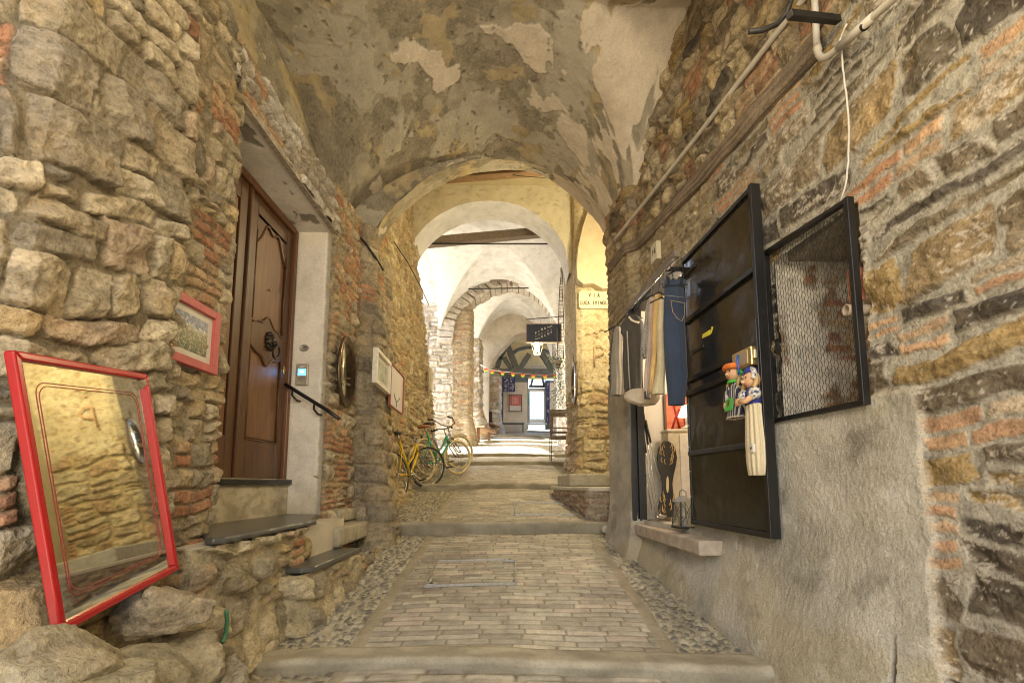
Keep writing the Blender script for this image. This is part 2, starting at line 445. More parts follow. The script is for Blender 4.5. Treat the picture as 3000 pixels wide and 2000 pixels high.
def street_piece(y0, y1, x0, x1, dx, dy, z=None):
    xs = np.arange(x0, x1+dx*.5, dx); ys = np.arange(y0, y1+dy*.5, dy) if not isinstance(dy, np.ndarray) else dy
    X, Yy = np.meshgrid(xs, ys, indexing='ij')
    h, c = street_field(X, Yy)
    Z = (np.interp(ys, [ys[0], ys[-1]], z)[None, :])*np.ones_like(X)
    Z = Z+.03*(1-np.clip(np.abs(X)/1.2, 0, 1)**2)-.03+.018*fbm(X/.9, Yy/.9, 3, 330)+h
    tag(grid('street', np.stack([X, Yy, Z], -1), c, M_pave), kind='structure')
def kerb(y0, top, base, x0, x1, dx, seed, prof_n=20):
    """worn concrete nosing with a rounded lip"""
    xs = np.arange(x0, x1, dx)
    H = top-base+.06; w = .19
    pr = [(.0, -H), (.004, -H*.5), (.0, -.035)]+[(.035-.035*math.cos(a), -.035+.035*math.sin(a)) for a in np.linspace(.2, math.pi/2, 7)]+[(t, 0) for t in np.linspace(.06, w, 8)]+[(w+.012, -.02), (w+.012, -.1)]
    pr = np.array(pr)
    X = np.repeat(xs[:, None], len(pr), 1); A = np.repeat(pr[None, :, 0], len(xs), 0); B = np.repeat(pr[None, :, 1], len(xs), 0)
    Yy = lipy(y0, X)-.04+A+.016*fbm(X/.35, B/.1, 3, seed)*np.clip((.16-A)/.05, 0, 1)
    Z = top+B+.012*fbm(X/.6, X*0, 3, seed+1)+.004*fbm(X/.05, A/.05+B/.05, 3, seed+2)-.02*np.clip(np.abs(X)/1.3, 0, 1.2)**2
    f = fbm(X/.25, (A-B)/.12, 5, seed+3)
    c = mix(A3(.30, .265, .19)*np.ones(X.shape+(3,)), A3(.40, .36, .265)*np.ones(X.shape+(3,)), sstep(-.3, .3, f))
    rs = sstep(.03, .0, A)*sstep(.0, -.05, B)                  # riser mottled darker
    c = mix(c, A3(.17, .15, .10)*np.ones_like(c), rs*np.clip(.45+.8*fbm(X/.3, B/.05, 4, seed+4), 0, .75))
    tag(grid('kerb_step', np.stack([X, Yy, Z], -1), c, M_plas, flip=True), kind='structure')

def ground():
    e = [0.2]+[s[0] for s in STEPS]+[34.]
    # lower street (camera side), then every ramp
    street_piece(.3, 2.66, -3.2, 3.2, .02, .014, (zg(.3), -.965))
    res = [(.0085, .008), (.012, .012), (.018, .018), (.03, .03), (.03, .03), (.05, .05), (.06, .06), (.1, .1)]
    xr = [(-1.75, 1.75), (-1.75, 1.6), (-2.0, 2.2), (-2.2, 2.0), (-7.0, 2.4), (-7., 2.6), (-4., 3.), (-6., 6.)]
    for i, (yy, top, base) in enumerate(STEPS):
        y1 = STEPS[i+1][0]+.06 if i < len(STEPS)-1 else 44.
        ys = yy+.045; L = y1-ys
        street_piece(ys, y1, xr[i][0], xr[i][1], res[i][0], res[i][1], (top+.141*.045 if i < 7 else top, (top+.141*(y1-yy)) if i < 7 else top+.3))
        kerb(yy, top+(.045 if i == 0 else .014), base, xr[i][0]+.1, xr[i][1]-.05, max(.012, res[i][0]), 400+i*10)
    # broad earth sheet under everything, out to the hills beyond the village
    m = MB(); m.add([(-300, -300, -3), (300, -300, -3), (300, 400, -3), (-300, 400, -3)], [(0, 1, 2, 3)])
    tag(m.build('ground', pm('earth', (.24, .2, .14), .95, 0, .2, 2)), kind='structure')
    # inspection covers
    M_al = pm('galvanised_frame', (.34, .32, .27), .45, .6, .2, 40)
    def cover(x0, x1, y0, y1, label):
        root = empty('inspection_cover', ((x0+x1)/2, (y0+y1)/2, zg((y0+y1)/2)), 0, label, 'drain cover', 'paved inspection covers')
        zz = lambda y, x: zg(y)+.024-.03*(np.clip(abs(x)/1.2, 0, 1)**2)+.018*float(fbm(np.array([x/.9]), np.array([y/.9]), 3, 330)[0])
        L = root.location
        fr = MB(); w = .014
        def strip(a, b):
            n = 6
            for i in range(n):
                p = [a[k]+(b[k]-a[k])*i/n for k in (0, 1)]; q = [a[k]+(b[k]-a[k])*(i+1)/n for k in (0, 1)]
                fr.bar((p[0]-L.x, p[1]-L.y, zz(p[1], p[0])-L.z-.008), (q[0]-L.x, q[1]-L.y, zz(q[1], q[0])-L.z-.008), w, .02)
        s = .02
        strip((x0, y0), (x1, y0+s)); strip((x0, y1-s), (x1, y1)); strip((x0, y0), (x0, y1-s)); strip((x1, y0+s), (x1, y1))
        fr.build('frame', M_al, root)
        for x, y in ((x0, y0), (x1, y1)):
            sx = 1 if x == x0 else -1; sy = 1 if y == y0 else -1
            c = MB(); cx, cy = x+sx*.05, y+sy*.035
            c.obox((cx-L.x, cy-L.y, zz(cy, cx)-L.z-.007), (.042, 0, 0), (0, .026, .0037), (0, 0, .012)); c.build('corner_plate', M_al, root, .003)
            k = MB(); k.lathe([(.013, 0), (.013, .004)], (cx-L.x, cy-L.y, zz(cy, cx)-L.z+.003), 10); k.build('key_hole', M_black, root)
    cover(-.67, .03, 3.76, 4.42, 'paved inspection cover with bright metal frame in the nearest ramp')
    cover(.04, .74, 5.80, 6.58, 'paved inspection cover on the ramp behind the second kerb step')
ground()
# ---------------------------------------------------------------- left side: rubble wall, door recess, pier
fine = lambda y: max(.0055, .0032*y)
def left_side():
    La = Layout(0, 4, -1.6, 2.9, (.09, .23), (.13, .42), .04, .22, 11)
    Lb = Layout(0, 5, -1.6, 2.9, (.09, .18), (.10, .30), .24, .16, 12)
    def f_near(U, V, X, Y):
        h1, c1 = rubble(U, V-.25*U, La, .002, .013, .012, PAL_L, (.19, .155, .10), .045, .33, .020, -.016, tilt=.10)
        h2, c2 = rubble(U, V-.1*U, Lb, .004, .015, .014, PAL_L, (.30, .25, .16), .035, .3, .020, -.010, tilt=.11)
        k = sstep(2.12, 2.2, Y+.04*fbm(V/.2, V*0, 2, 5))
        lo = sstep(-.2, -.45, V)                              # warmer stones low down
        c1 = mix(c1, c1*A3(1.12, 1.0, .78), lo)
        return h1*(1-k)+h2*k, mix(c1, c2, k)
    pts = [(-3.2, 1.36), (-1.57, 1.38), (-1.51, 1.44), (-1.53, 2.10), (-1.60, 2.18), (-1.66, 2.68), (-1.71, 2.75), (-2.1, 2.79)]
    w = poly_wall('stone_wall', pts, -1.35, 2.68, lambda y: .0055, .0065, f_near, M_stone)
    tag(w, 'massive rough rubble wall with the red framed mirror leaning on it', 'stone wall')
    # boulders that carry the mirror
    for i, (px, py, x, r, rot) in enumerate([((120), 1560, -1.26, (.15, .26, .14), .2), (385, 1400, -1.36, (.14, .155, .10), -.1), (440, 1510, -1.30, (.13, .12, .125), .15),
                                              (330, 1560, -1.22, (.14, .13, .10), .3), (30, 1440, -1.50, (.14, .16, .14), .1), (500, 1590, -1.22, (.13, .13, .12), 0.5), (190, 1640, -1.14, (.16, .2, .12), .1)]):
        p = atx(px, py, x)
        rock('boulder', p, r, M_stone, w, 70+i, [(.36, .31, .21), (.34, .28, .19), (.33, .28, .18), (.30, .26, .17), (.40, .29, .15), (.3, .26, .18), (.34, .3, .2)][i], rot)
    # wall over the door, with its plastered soffit
    def f_lint(U, V, X, Y):
        return rubble(U, V, Layout(0, 3, 2.2, 2.8, (.08, .17), (.12, .34), .2, .1, 14), .008, .04, .03, PAL_W*.92, (.34, .28, .19), .03, .3, .02)
    poly_wall('wall_over_door', [(-1.66, 2.60), (-1.665, 4.30)], 2.335, 2.69, lambda y: .008, .008, f_lint, M_stone, w)
    m = MB(); m.box((-2.2, 1.6, 2.60), (-1.72, 5.0, 2.655)); m.build('wall_top', M_cream, w)
    def f_plas(U, V, X, Y): return plaster(U, V, 51, (.60, .56, .49), (.70, .66, .59), .5, .004, .0008)
    xs = np.arange(-2.1, -1.64, .012); ys = np.arange(2.70, 4.31, .012)
    Xg, Yg = np.meshgrid(xs, ys, indexing='ij'); h, c = f_plas(Yg, Xg, Xg, Yg)
    chip = sstep(.10, .16, fbm(Xg/.2, Yg/.35, 4, 60)+.12*sstep(-1.8, -1.66, Xg)-.12)
    c = mix(c, A3(.22, .20, .16)*np.ones_like(c), chip*.9)
    grid('door_soffit', np.stack([Xg, Yg, 2.335-h+.005*chip], -1), c, M_plas, w, flip=True)
    m = MB(); m.box((-1.685, 2.70, 2.325), (-1.64, 4.31, 2.365), .004); m.build('soffit_edge', pm('rough_edge', (.34, .29, .22), .95, 0, .35, 25, .6, .01), w)
    # brick and stone jamb, then the pier that carries the arch
    Lc = Layout(0, 6, -1.6, 4.2, (.08, .17), (.10, .24), .38, .12, 17); Ld = Layout(0, 6, -1.6, 4.2, (.16, .3), (.24, .42), .06, .15, 19)
    def f_pier(U, V, X, Y):
        h1, c1 = rubble(U, V, Lc, .009, .035, .028, PAL_L, (.32, .25, .155), .035, .28, .022, tilt=.12)
        h2, c2 = rubble(U, V, Ld, .014, .035, .024, PAL_L*.92, (.30, .25, .17), .03, .3, .024)
        k = sstep(4.93, 5.0, Y)
        return h1*(1-k)+h2*k, mix(c1, c2, k)
    def o_pier(U, V, X, Y):
        k = sstep(-1.62, -1.45, X)*sstep(4.95, 5.05, Y)
        return k*(-.20*sstep(1.5, 2.6, V)+.17*sstep(.5, -.5, V)*(1-sstep(5.15, 5.7, Y)))+.05*sstep(0, -.8, V)
    p = [(-1.735, 4.40), (-1.725, 4.285), (-1.675, 4.29), (-1.66, 4.98), (-1.45, 5.01), (-1.42, 5.05), (-1.45, 5.6), (-1.60, 6.1), (-1.66, 6.2), (-1.9, 6.25)]
    pw = poly_wall('stone_pier', p, -.95, 2.85, lambda y: .0095, .0095, f_pier, M_stone, None, None, 1, o_pier)
    tag(pw, 'stone and brick pier between the oval mirror and the bicycles, carrying the first arch', 'pier')
    # landing base under the slate slab
    Le = Layout(0, 4, -1.6, .2, (.12, .28), (.14, .36), .07, .15, 23)
    def f_base(U, V, X, Y):
        h, c = rubble(U, V, Le, .014, .05, .04, PAL_L, (.37, .315, .215), .045, .3, .026, .004, tilt=.1)
        return h, mix(c, c*A3(1.02, 1, .86), np.ones(U.shape)*.6)
    fl = lambda U, V, X, Y: .10*sstep(-.55, -1.05, V)
    b1 = poly_wall('landing_base', [(-1.75, 2.18), (-1.47, 2.24), (-1.44, 2.32), (-1.46, 3.40), (-1.50, 3.5), (-1.75, 3.6)], -1.15, -.30, lambda y: .0075, .0075, f_base, M_stone, w, None, 1, fl)
    m = MB(); m.box((-2.1, 2.3, -.6), (-1.48, 4.27, -.305)); m.build('landing_fill', M_cream, w)
    b2 = poly_wall('stair_base', [(-1.75, 3.05), (-1.36, 3.10), (-1.33, 3.16), (-1.30, 4.10), (-1.32, 4.25), (-1.36, 5.0), (-1.34, 5.1)], -1.1, -.57, lambda y: .009, .009, f_base, M_stone, w, lambda U, V, X, Y: V < np.where(Y < 4.12, -.57, -.62), 1, fl)
    # plaster below the door and the jamb
    def slab(name, P, mat, col=None):
        return grid(name, P, col, mat, w)
    ys = np.arange(2.75, 4.28, .012); zs = np.arange(-.31, .04, .012); Yg, Zg = np.meshgrid(ys, zs, indexing='ij')
    h, c = plaster(Yg, Zg, 61, (.44, .385, .27), (.55, .49, .37), .35, .006, .001)
    dirt = sstep(.05, .3, fbm(Yg/.12, Zg/.06, 4, 62)+.3*sstep(-.05, -.25, Zg)); c = mix(c, A3(.30, .25, .16)*np.ones_like(c), dirt*.55)
    grid('door_riser', np.stack([-1.975+h, Yg, Zg], -1), c, M_plas, w)
    xs = np.arange(-2.1, -1.685, .01); zs = np.arange(-.31, 2.35, .012); Xg, Zg = np.meshgrid(xs, zs, indexing='ij')
    h, c = plaster(Xg, Zg, 64, (.68, .63, .55), (.76, .71, .63), .6, .004, .0008)
    low = sstep(.1, -.3, Zg+.2*fbm(Xg/.15, Zg/.2, 4, 65)); c = mix(c, A3(.46, .395, .27)*np.ones_like(c), low*.8)
    edge = sstep(-1.735, -1.715, Xg+.012*fbm(Zg/.1, Zg*0, 3, 66)); c = mix(c, A3(.36, .325, .25)*np.ones_like(c), edge)
    grid('door_jamb', np.stack([Xg, 4.245-h+.012*edge, Zg], -1), c, M_plas, w)
    return w, pw
WALL_L, PIER_L = left_side()

# ---------------------------------------------------------------- right side
RW = [(1.74, .15), (1.57, 2.0), (1.50, 2.65), (1.40, 3.58), (1.26, 4.5), (1.17, 4.60), (1.10, 5.26), (1.15, 5.34), (2.3, 5.40)]
def rwx(y): return float(np.interp(y, [p[1] for p in RW[:7]], [p[0] for p in RW[:7]]))
def beam_z(y): return np.interp(y, [1.0, 2.2, 5.0, 5.4], [2.10, 2.19, 2.40, 2.42])
def right_side():
    Ra = Layout(0, 6, -1.6, 4.4, (.09, .24), (.22, .66), .22, .24, 31)
    Rb = Layout(0, 6, -1.6, 4.4, (.05, .075), (.16, .34), .0, .02, 33)
    Rc = Layout(0, 6, -1.6, 4.4, (.08, .18), (.12, .36), .12, .2, 35)
    def f(U, V, X, Y):
        bz = beam_z(Y)
        h1, c1 = rubble(U, V, Ra, .012, .014, .016, PAL_R*1.02, (.36, .33, .265), .03, .28, .02, .007, speck=.6, tilt=.06, bpal=PAL_O)
        h2, c2 = rubble(U, V, Rb, .005, .016, .010, PAL_Y*.80, (.38, .315, .205), .015, .4, .010, tilt=.05, bpal=PAL_B)
        h3, c3 = rubble(U, V-.05*U, Rc, .008, .03, .024, np.concatenate([PAL_R[2:], PAL_L[2:6], PAL_Y[:2]]), (.27, .22, .15), .04, .25, .03, tilt=.14)
        n = .12*fbm(Y/.3, V/.3, 3, 36)
        k2 = sstep(3.1, 3.35, Y+n)*sstep(1.35, 1.5, V+n); k3 = sstep(.02, .08, V-bz+.3*n)
        h = h1*(1-k2)+h2*k2; c = mix(c1, c2, k2); h = h*(1-k3)+h3*k3; c = mix(c, c3, k3)
        hp, cp = plaster(Y, V, 38, (.36, .335, .27), (.50, .465, .385), .45, .016, .0036)
        warm = sstep(.1, .5, fbm(Y/.8, V/.5, 3, 39)+.5*sstep(-.3, -1., V)); cp = mix(cp, A3(.42, .365, .235)*np.ones_like(cp), warm*.7)
        blot = sstep(.22, .4, fbm(Y/.35, V/.3, 4, 40)); cp = mix(cp, A3(.22, .20, .155)*np.ones_like(cp), blot*.55)
        pal = sstep(.25, .42, fbm(Y/.3+9, V/.25, 4, 43)); cp = mix(cp, A3(.56, .53, .45)*np.ones_like(cp), pal*.5)
        crack = sstep(.012, .003, np.abs(Y-1.98+.03*fbm(V/.12, V*0, 3, 44)))*sstep(-.55, -.75, V)
        cp = mix(cp, A3(.08, .07, .05)*np.ones_like(cp), crack*.9)
        e = .06*fbm(Y/.15, V/.15, 3, 42)
        kp = sstep(1.80, 1.84, Y+.6*e)*sstep(.40, .35, V+.6*e)
        kp = np.maximum(kp, sstep(2.62, 2.70, Y+.3*e)*sstep(1.1, .95, V+e))
        kp = np.maximum(kp, sstep(4.45, 4.55, Y)*sstep(1.15, 1.0, V+e))
        rim = np.clip(kp*(1-kp)*4, 0, 1)
        cp = mix(cp, A3(.56, .49, .38)*np.ones_like(cp), rim*.8)
        h = h*(1-kp)+(hp+.03-crack*.02)*kp; c = mix(c, cp, kp)
        return h, c, kp
    def o(U, V, X, Y):
        return (.10*sstep(-.45, -.95, V)+.05*sstep(-.1, -.7, V))*sstep(1.7, 2.4, Y)
    def keep(U, V, X, Y):
        on = X < 1.9
        d = (Y > 3.60) & (Y < 4.55) & (V > -.33) & (V < 1.70)
        g = (Y > 2.03) & (Y < 2.61) & (V > .36) & (V < 1.26)
        return ~(d | g)
    w = poly_wall('stone_wall', RW, -1.35, 3.95, lambda y: max(.0048, .0024*y), .0068, f, M_stone, None, keep, -1, o, .03)
    tag(w, 'dark stone and brick wall with the shop door, mesh shutter and old wooden beam', 'stone wall')
    # cupboard room behind the mesh shutter
    def sheet(name, a, eu, ev, fld, d, parent):
        a, eu, ev = map(Vector, (a, eu, ev)); lu, lv = eu.length, ev.length
        u = np.arange(0, lu+d*.5, d); v = np.arange(0, lv+d*.5, d); U, V = np.meshgrid(u, v, indexing='ij')
        h, c = fld(U, V); n = np.array(eu.cross(ev).normalized()); e1 = np.array(eu.normalized()); e2 = np.array(ev.normalized())
        return grid(name, np.array(a)+U[..., None]*e1+V[..., None]*e2+h[..., None]*n, c, M_stone, parent)
    Lg = Layout(0, 2, -.2, 1.6, (.055, .075), (.14, .22), .0, 0, 45)
    def f_bk(U, V):
        h, c = rubble(U, V, Lg, .005, .012, .01, PAL_B*.8, (.36, .32, .25), .01, .3, .006)
        hp, cp = plaster(U, V, 46, (.56, .51, .42), (.66, .61, .52), .3, .01, .002)
        k = sstep(-.06, .04, fbm(U/.35, V/.4, 4, 47)+.25*(.75-V)-.5*np.abs(U-.55)+.1); return h*k+hp*(1-k)+0, mix(cp, c, k)
    def f_pl(U, V): return plaster(U, V, 48, (.52, .47, .38), (.62, .57, .48), .4, .01, .002)
    sheet('niche_back', (1.98, 1.72, .30), (0, 1.25, 0), (0, 0, 1.1), lambda U, V: (f_bk(U, V)[0]*-1, f_bk(U, V)[1]), .012, w)
    sheet('niche_side', (1.515, 2.63, .30), (.5, -.0, 0), (0, 0, 1.1), f_bk, .012, w)
    sheet('niche_side', (2.0, 2.02, .30), (-.425, 0, 0), (0, 0, 1.1), f_pl, .02, w)
    m = MB(); m.box((1.59, 1.97, 1.268), (2.05, 2.64, 1.32)); m.box((1.59, 1.97, .31), (2.05, 2.64, .352)); m.build('niche_slab', pm('niche_stone', (.26, .22, .16), .95, 0, .25, 12, .5, .01), w)
    # wooden beam let into the wall
    n = 110; ys = np.linspace(2.12, 5.15, n); pr = [(-.05, -.07), (.03, -.068), (.042, -.045), (.04, .03), (.03, .062), (-.05, .066)]
    P = np.zeros((n, len(pr)*6, 3)); C = np.zeros((n, len(pr)*6, 3))
    for i, y in enumerate(ys):
        sc = 1-.25*sstep(4.2, 5.1, np.array([y]))[0]
        cl = [(pr[k][0]+(pr[(k+1) % len(pr)][0]-pr[k][0])*t/6, pr[k][1]+(pr[(k+1) % len(pr)][1]-pr[k][1])*t/6) for k in range(len(pr)) for t in range(6)]
        for j, (a, b) in enumerate(cl):
            g = float(fbm(np.array([y/.9+j*.0]), np.array([b/.012+a/.03]), 3, 81)); g2 = float(fbm(np.array([y/.35]), np.array([b/.1]), 2, 82))
            P[i, j] = (rwx(y)-.005-(a+.011*g+.012*g2)*sc, y, float(beam_z(y))+b*sc+.012*g2)
            C[i, j] = np.array((.20, .155, .11))*(1+.95*g+.35*g2)
    b = grid('wooden_beam', P, C, vmat('beam_wood', .9, .35, 9, 70, .7, .01), w)
    m = MB(); p = [atx(*q, rwx(y)-.035) for q, y in (((1418, 543), 5.0), ((1600, 315), 3.4), ((1775, 88), 2.5))]
    d = (p[2]-p[0]); m.tube([p[0]-d*.02, p[0], p[1], p[2], p[2]+d*.35], .017, 10)
    M_pipe = pm('grey_pipe', (.46, .42, .35), .5, 0, .12, 10)
    c = m.build('conduit', M_pipe); tag(c, 'long straight grey conduit running along the wall above the wooden beam', 'pipe')
    m = MB(); xx = 1.475
    q = [atx(*k, xx) for k in ((1868, -60), (1871, 0), (1876, 105), (1880, 125), (1888, 134), (1902, 130), (1920, 115), (2050, 0), (2120, -62))]
    m.tube(q, .0155, 10)
    for k in (2, 6): m.tube([q[k]*.94+q[k+1]*.06, q[k]*.3+q[k+1]*.7], .0185, 10)
    root = m.build('drain_pipe', M_pipe); tag(root, 'grey plastic pipe bent into a V high on the right wall', 'pipe')
    for a, b in (((1985, 58), (1988, 61)), ((1873, 45), (1873, 52))):
        s = MB(); s.tube([atx(*a, xx), atx(*b, xx)], .019, 10); s.build('pipe_clip', M_iron, root)
    m = MB(); xx = 1.50
    q = [atx(*k, xx) for k in ((1945, 55), (1930, 90), (1932, 120), (1938, 170), (1946, 230), (1949, 300), (1949, 370), (1944, 420), (1930, 462))]
    sm = []
    for i in range(len(q)-1):
        for t in range(4): sm.append(q[i].lerp(q[i+1], t/4)+Vector((0, .003*math.sin(i*2.1+t), 0)))
    m.tube(sm+[q[-1]], .0042, 6); c = m.build('cable', pm('white_cable', (.5, .48, .42), .6)); tag(c, 'thin whitish cable hanging down to the corner of the mesh shutter', 'cable')
    # lamp bracket, its lantern is just above the picture
    root = empty('lamp_bracket', (1.5, 2.15, 2.2), 0, 'black iron lamp bracket with curved arm at the top of the right wall', 'lamp bracket')
    L = root.location
    a, b = atx(1925, 46, 1.53), atx(1812, 34, 1.18)
    s = MB(); s.bar(a-L, b-L, .03, .03); s.build('arm', M_iron, root, .003)
    q = [atx(*k, xv) for k, xv in (((1720, 73), 1.02), ((1752, 70), 1.08), ((1785, 56), 1.14), ((1806, 32), 1.18), ((1816, 5), 1.18), ((1816, -40), 1.16))]
    s = MB(); s.tube([v-L for v in q], .011, 8); s.build('scroll', M_iron, root)
    e = q[-1]-L
    s = MB(); s.tube([e, e+Vector((-.12, 0, .2)), e+Vector((-.3, 0, .22))], .011, 8); s.build('upper_arm', M_iron, root)
    # house number tile and vent
    t = empty('house_number', atx(1512, 580, 1.19), 0, 'small square tile with the number 14 on the brickwork above the clothes', 'number plate')
    T = basis(t.location+Vector((-.03, 0, 0)), Vector((.13, -1, 0)), (-1, -.13, 0)); T.translation -= t.location
    s = MB(); s.M = T; s.box((-.055, -.075, -.03), (.055, .075, .008)); s.build('tile', pm('ceramic', (.50, .44, .30), .4), t, .003)
    text('numerals', '14', .07, M_iron, t, T @ Matrix.Translation((0, 0, .009)))
    v = atx(1968, 712, 1.545)
    s = MB(); s.M = basis(v, (0, -1, 0), (-1, 0, 0))
    for k in range(24):
        a0, a1 = 2*math.pi*k/24, 2*math.pi*(k+1)/24
        s.add([(r*math.cos(a), r*math.sin(a), z) for a in (a0, a1) for r, z in ((.026, -.05), (.026, .05), (.019, .05), (.019, -.04))], [(0, 1, 5, 4), (1, 2, 6, 5), (2, 3, 7, 6)], True)
    s.add([(.022*math.cos(2*math.pi*k/24), .022*math.sin(2*math.pi*k/24), -.03) for k in range(24)], [tuple(range(24))])
    c = s.build('vent_pipe', pm('clay_pipe', (.30, .24, .17), .8)); tag(c, 'short clay pipe stub poking out of the wall beside the mesh shutter', 'pipe')
    s = MB(); s.M = basis(atx(1962, 655, 1.55), (0, -1, 0), (-1, 0, 0))
    for k in range(7): s.box((-.02+k*.006, -.075, -.03), (-.0165+k*.006, .075, .014))
    s.box((-.021, -.076, -.03), (.022, .076, .010)); c = s.build('ribbed_tile', pm('terracotta', (.42, .15, .08), .85, 0, .2, 40)); tag(c, 'red ribbed terracotta tile set upright in the wall above the clay pipe stub', 'tile')
    return w
WALL_R = right_side()
# ---------------------------------------------------------------- first vault with its peeling plaster
def peel(X, Y, Z, sd, bias):
    u, v = X, Y+Z*.6
    w1, w2 = fbm(u/.5, v/.5, 3, sd), fbm(u/.5, v/.5, 3, sd+1)
    a = fbm((u+.2*w1)/.85, (v+.2*w2)/.85, 6, sd+2, .55); b = fbm((u+.15*w2)/.5, (v-.15*w1)/.5, 6, sd+3, .55); d = fbm(u/.8, v/.8, 6, sd+4, .55)
    one = np.ones(u.shape+(3,)); f = fbm(u/.12, v/.12, 5, sd+5); g = fbm(u/.02, v/.02, 2, sd+6)
    c = A3(.27, .238, .178)*(1+.45*f+.35*g)[..., None]; h = .003*g+.004*f
    k = sstep(.0, .03, d+.05*f-.02); c = mix(c, A3(.36, .325, .25)*(1+.3*f)[..., None], k); h = h+.004*k
    k = sstep(.13, .16, b+.04*f); c = mix(c, A3(.40, .33, .205)*(1+.35*f)[..., None], k); h = h+.003*k
    k = sstep(.14, .155, d*.6-a*.7+.05*f); c = mix(c, A3(.42, .385, .31)*(1+.12*f)[..., None], k); h = h+.004*k
    k = sstep(.0, .014, a+bias+.04*f); c = mix(c, A3(.60, .53, .43)*(1+.10*f)[..., None], k); h = h+.008*k
    s = sstep(.40, .46, fbm(u/.09, v/.09, 3, sd+8)); c = mix(c, A3(.14, .12, .09)*one, s*(1-k)*.6); h = h-.008*s*(1-k)
    return h, c
def vault_z(X, Y):
    xl = np.clip(np.abs(X+.2)/np.where(X < -.2, 1.97, 1.50), 0, 1)
    cr = 1.66-.14*sstep(3.6, 5.4, Y)
    ba = 2.4+cr*np.sqrt(1-xl**2)
    t = np.clip(np.abs(Y-3.5)/1.75, 0, 1)
    cl = 2.4+1.5*np.sqrt(1-t**2); t2 = np.clip(np.abs(Y-3.45)/1.6, 0, 1); cr2 = 2.42+1.45*(1-t2**1.25)
    k = sstep(-.3, .8, X); cz = cl*(1-k)+cr2*k
    s = .13; m = np.maximum(ba, cz); return m+s*np.log(np.exp((ba-m)/s)+np.exp((cz-m)/s))-s*.5
def vault_a():
    xs = np.arange(-2.15, 1.76, .0095); ys = np.arange(1.75, 5.33, .0095)
    X, Y = np.meshgrid(xs, ys, indexing='ij'); Z = vault_z(X, Y)
    bias = -.33+.43*sstep(-.05, .6, X-.12*(Y-3.5))+.06*np.sin(Y*1.7)-.20*sstep(.75, 1.2, X)
    h, c = peel(X, Y, Z, 500, bias)
    o = grid('vault', np.stack([X, Y, Z+.02*fbm(X/.5, Y/.5, 3, 499)-h], -1), c, M_plas, flip=True)
    tag(o, 'low vault of peeling grey and cream plaster over the nearest part of the alley', 'vault')
    # masonry above the vault closes it off from the sky
    m = MB(); m.box((-2.6, 1.7, 4.25), (2.6, 5.9, 4.5)); m.box((-2.6, 1.3, 2.66), (-2.15, 5.5, 4.25)); m.box((1.9, 1.7, 2.0), (2.3, 5.9, 4.25))
    m.build('roof_fill', M_cream, o)
    ys = np.arange(1.7, 5.4, .014); zs = np.arange(2.3, 4.2, .014); Yg, Zg = np.meshgrid(ys, zs, indexing='ij'); h, c = peel(Zg*1.3, Yg, Yg*0, 507, -.5)
    grid('lunette_wall', np.stack([-2.05+h, Yg, Zg], -1), c, M_plas, o)
    return o
VAULT = vault_a()

def arch(name, y0, y1, curve, x0, x1, ztop, res, fld, mat, label, soffit=None, zbot=None, rear=None):
    """wall pierced by an arch; curve = list of (x,z) from the left springing over the crown to the right"""
    cv = np.array(curve, float); d = np.r_[0, np.cumsum(np.hypot(*np.diff(cv, axis=0).T))]
    n = max(24, int(d[-1]/res)); s = np.linspace(0, d[-1], n)
    # smooth through the points
    A = np.stack([np.interp(s, d, cv[:, 0]), np.interp(s, d, cv[:, 1])], -1)
    for _ in range(max(2, n//18)): A[1:-1] = .25*A[:-2]+.5*A[1:-1]+.25*A[2:]
    A2 = A*rear if rear else A; cx = (x0+x1)/2; B = np.zeros_like(A)
    zl = cv[0, 1] if zbot is None else zbot
    # outer edge: up the left side, along the top, down the right
    per = [(x0, zl), (x0, ztop), (x1, ztop), (x1, cv[-1, 1] if zbot is None else zbot)]
    pd = np.r_[0, np.cumsum(np.hypot(*np.diff(np.array(per), axis=0).T))]; sp = np.linspace(0, 1, n)*pd[-1]
    B[:, 0] = np.interp(sp, pd, [p[0] for p in per]); B[:, 1] = np.interp(sp, pd, [p[1] for p in per])
    m = max(6, int(1.2/res)); t = np.linspace(0, 1, m)**1.3
    P2r = A2[:, None]*(1-t[None, :, None])+B[:, None]*t[None, :, None]; P2 = A[:, None]*(1-t[None, :, None])+B[:, None]*t[None, :, None]
    Xg, Zg = P2[..., 0], P2[..., 1]
    h, c = fld(Xg, Zg)
    root = grid(name, np.stack([Xg, y0-h, Zg], -1), c, mat)
    grid('rear_face', np.stack([P2r[..., 0], y1+h*0, P2r[..., 1]], -1), c, mat, root, flip=True)
    k = max(3, int((y1-y0)/res)); yy = np.linspace(y0, y1, k); S, Yg = np.meshgrid(s, yy, indexing='ij')
    h, c = (soffit or fld)(S, Yg); q = (Yg-y0)/(y1-y0)
    N = np.gradient(A, axis=0); N /= np.linalg.norm(N, axis=1)[:, None]
    nx, nz = N[:, 1], -N[:, 0]
    grid('soffit', np.stack([(A[:, 0][:, None]*(1-q)+A2[:, 0][:, None]*q)+nx[:, None]*h, Yg, (A[:, 1][:, None]*(1-q)+A2[:, 1][:, None]*q)+nz[:, None]*h], -1), c, mat, root, flip=True)
    tag(root, label, 'arch')
    return root
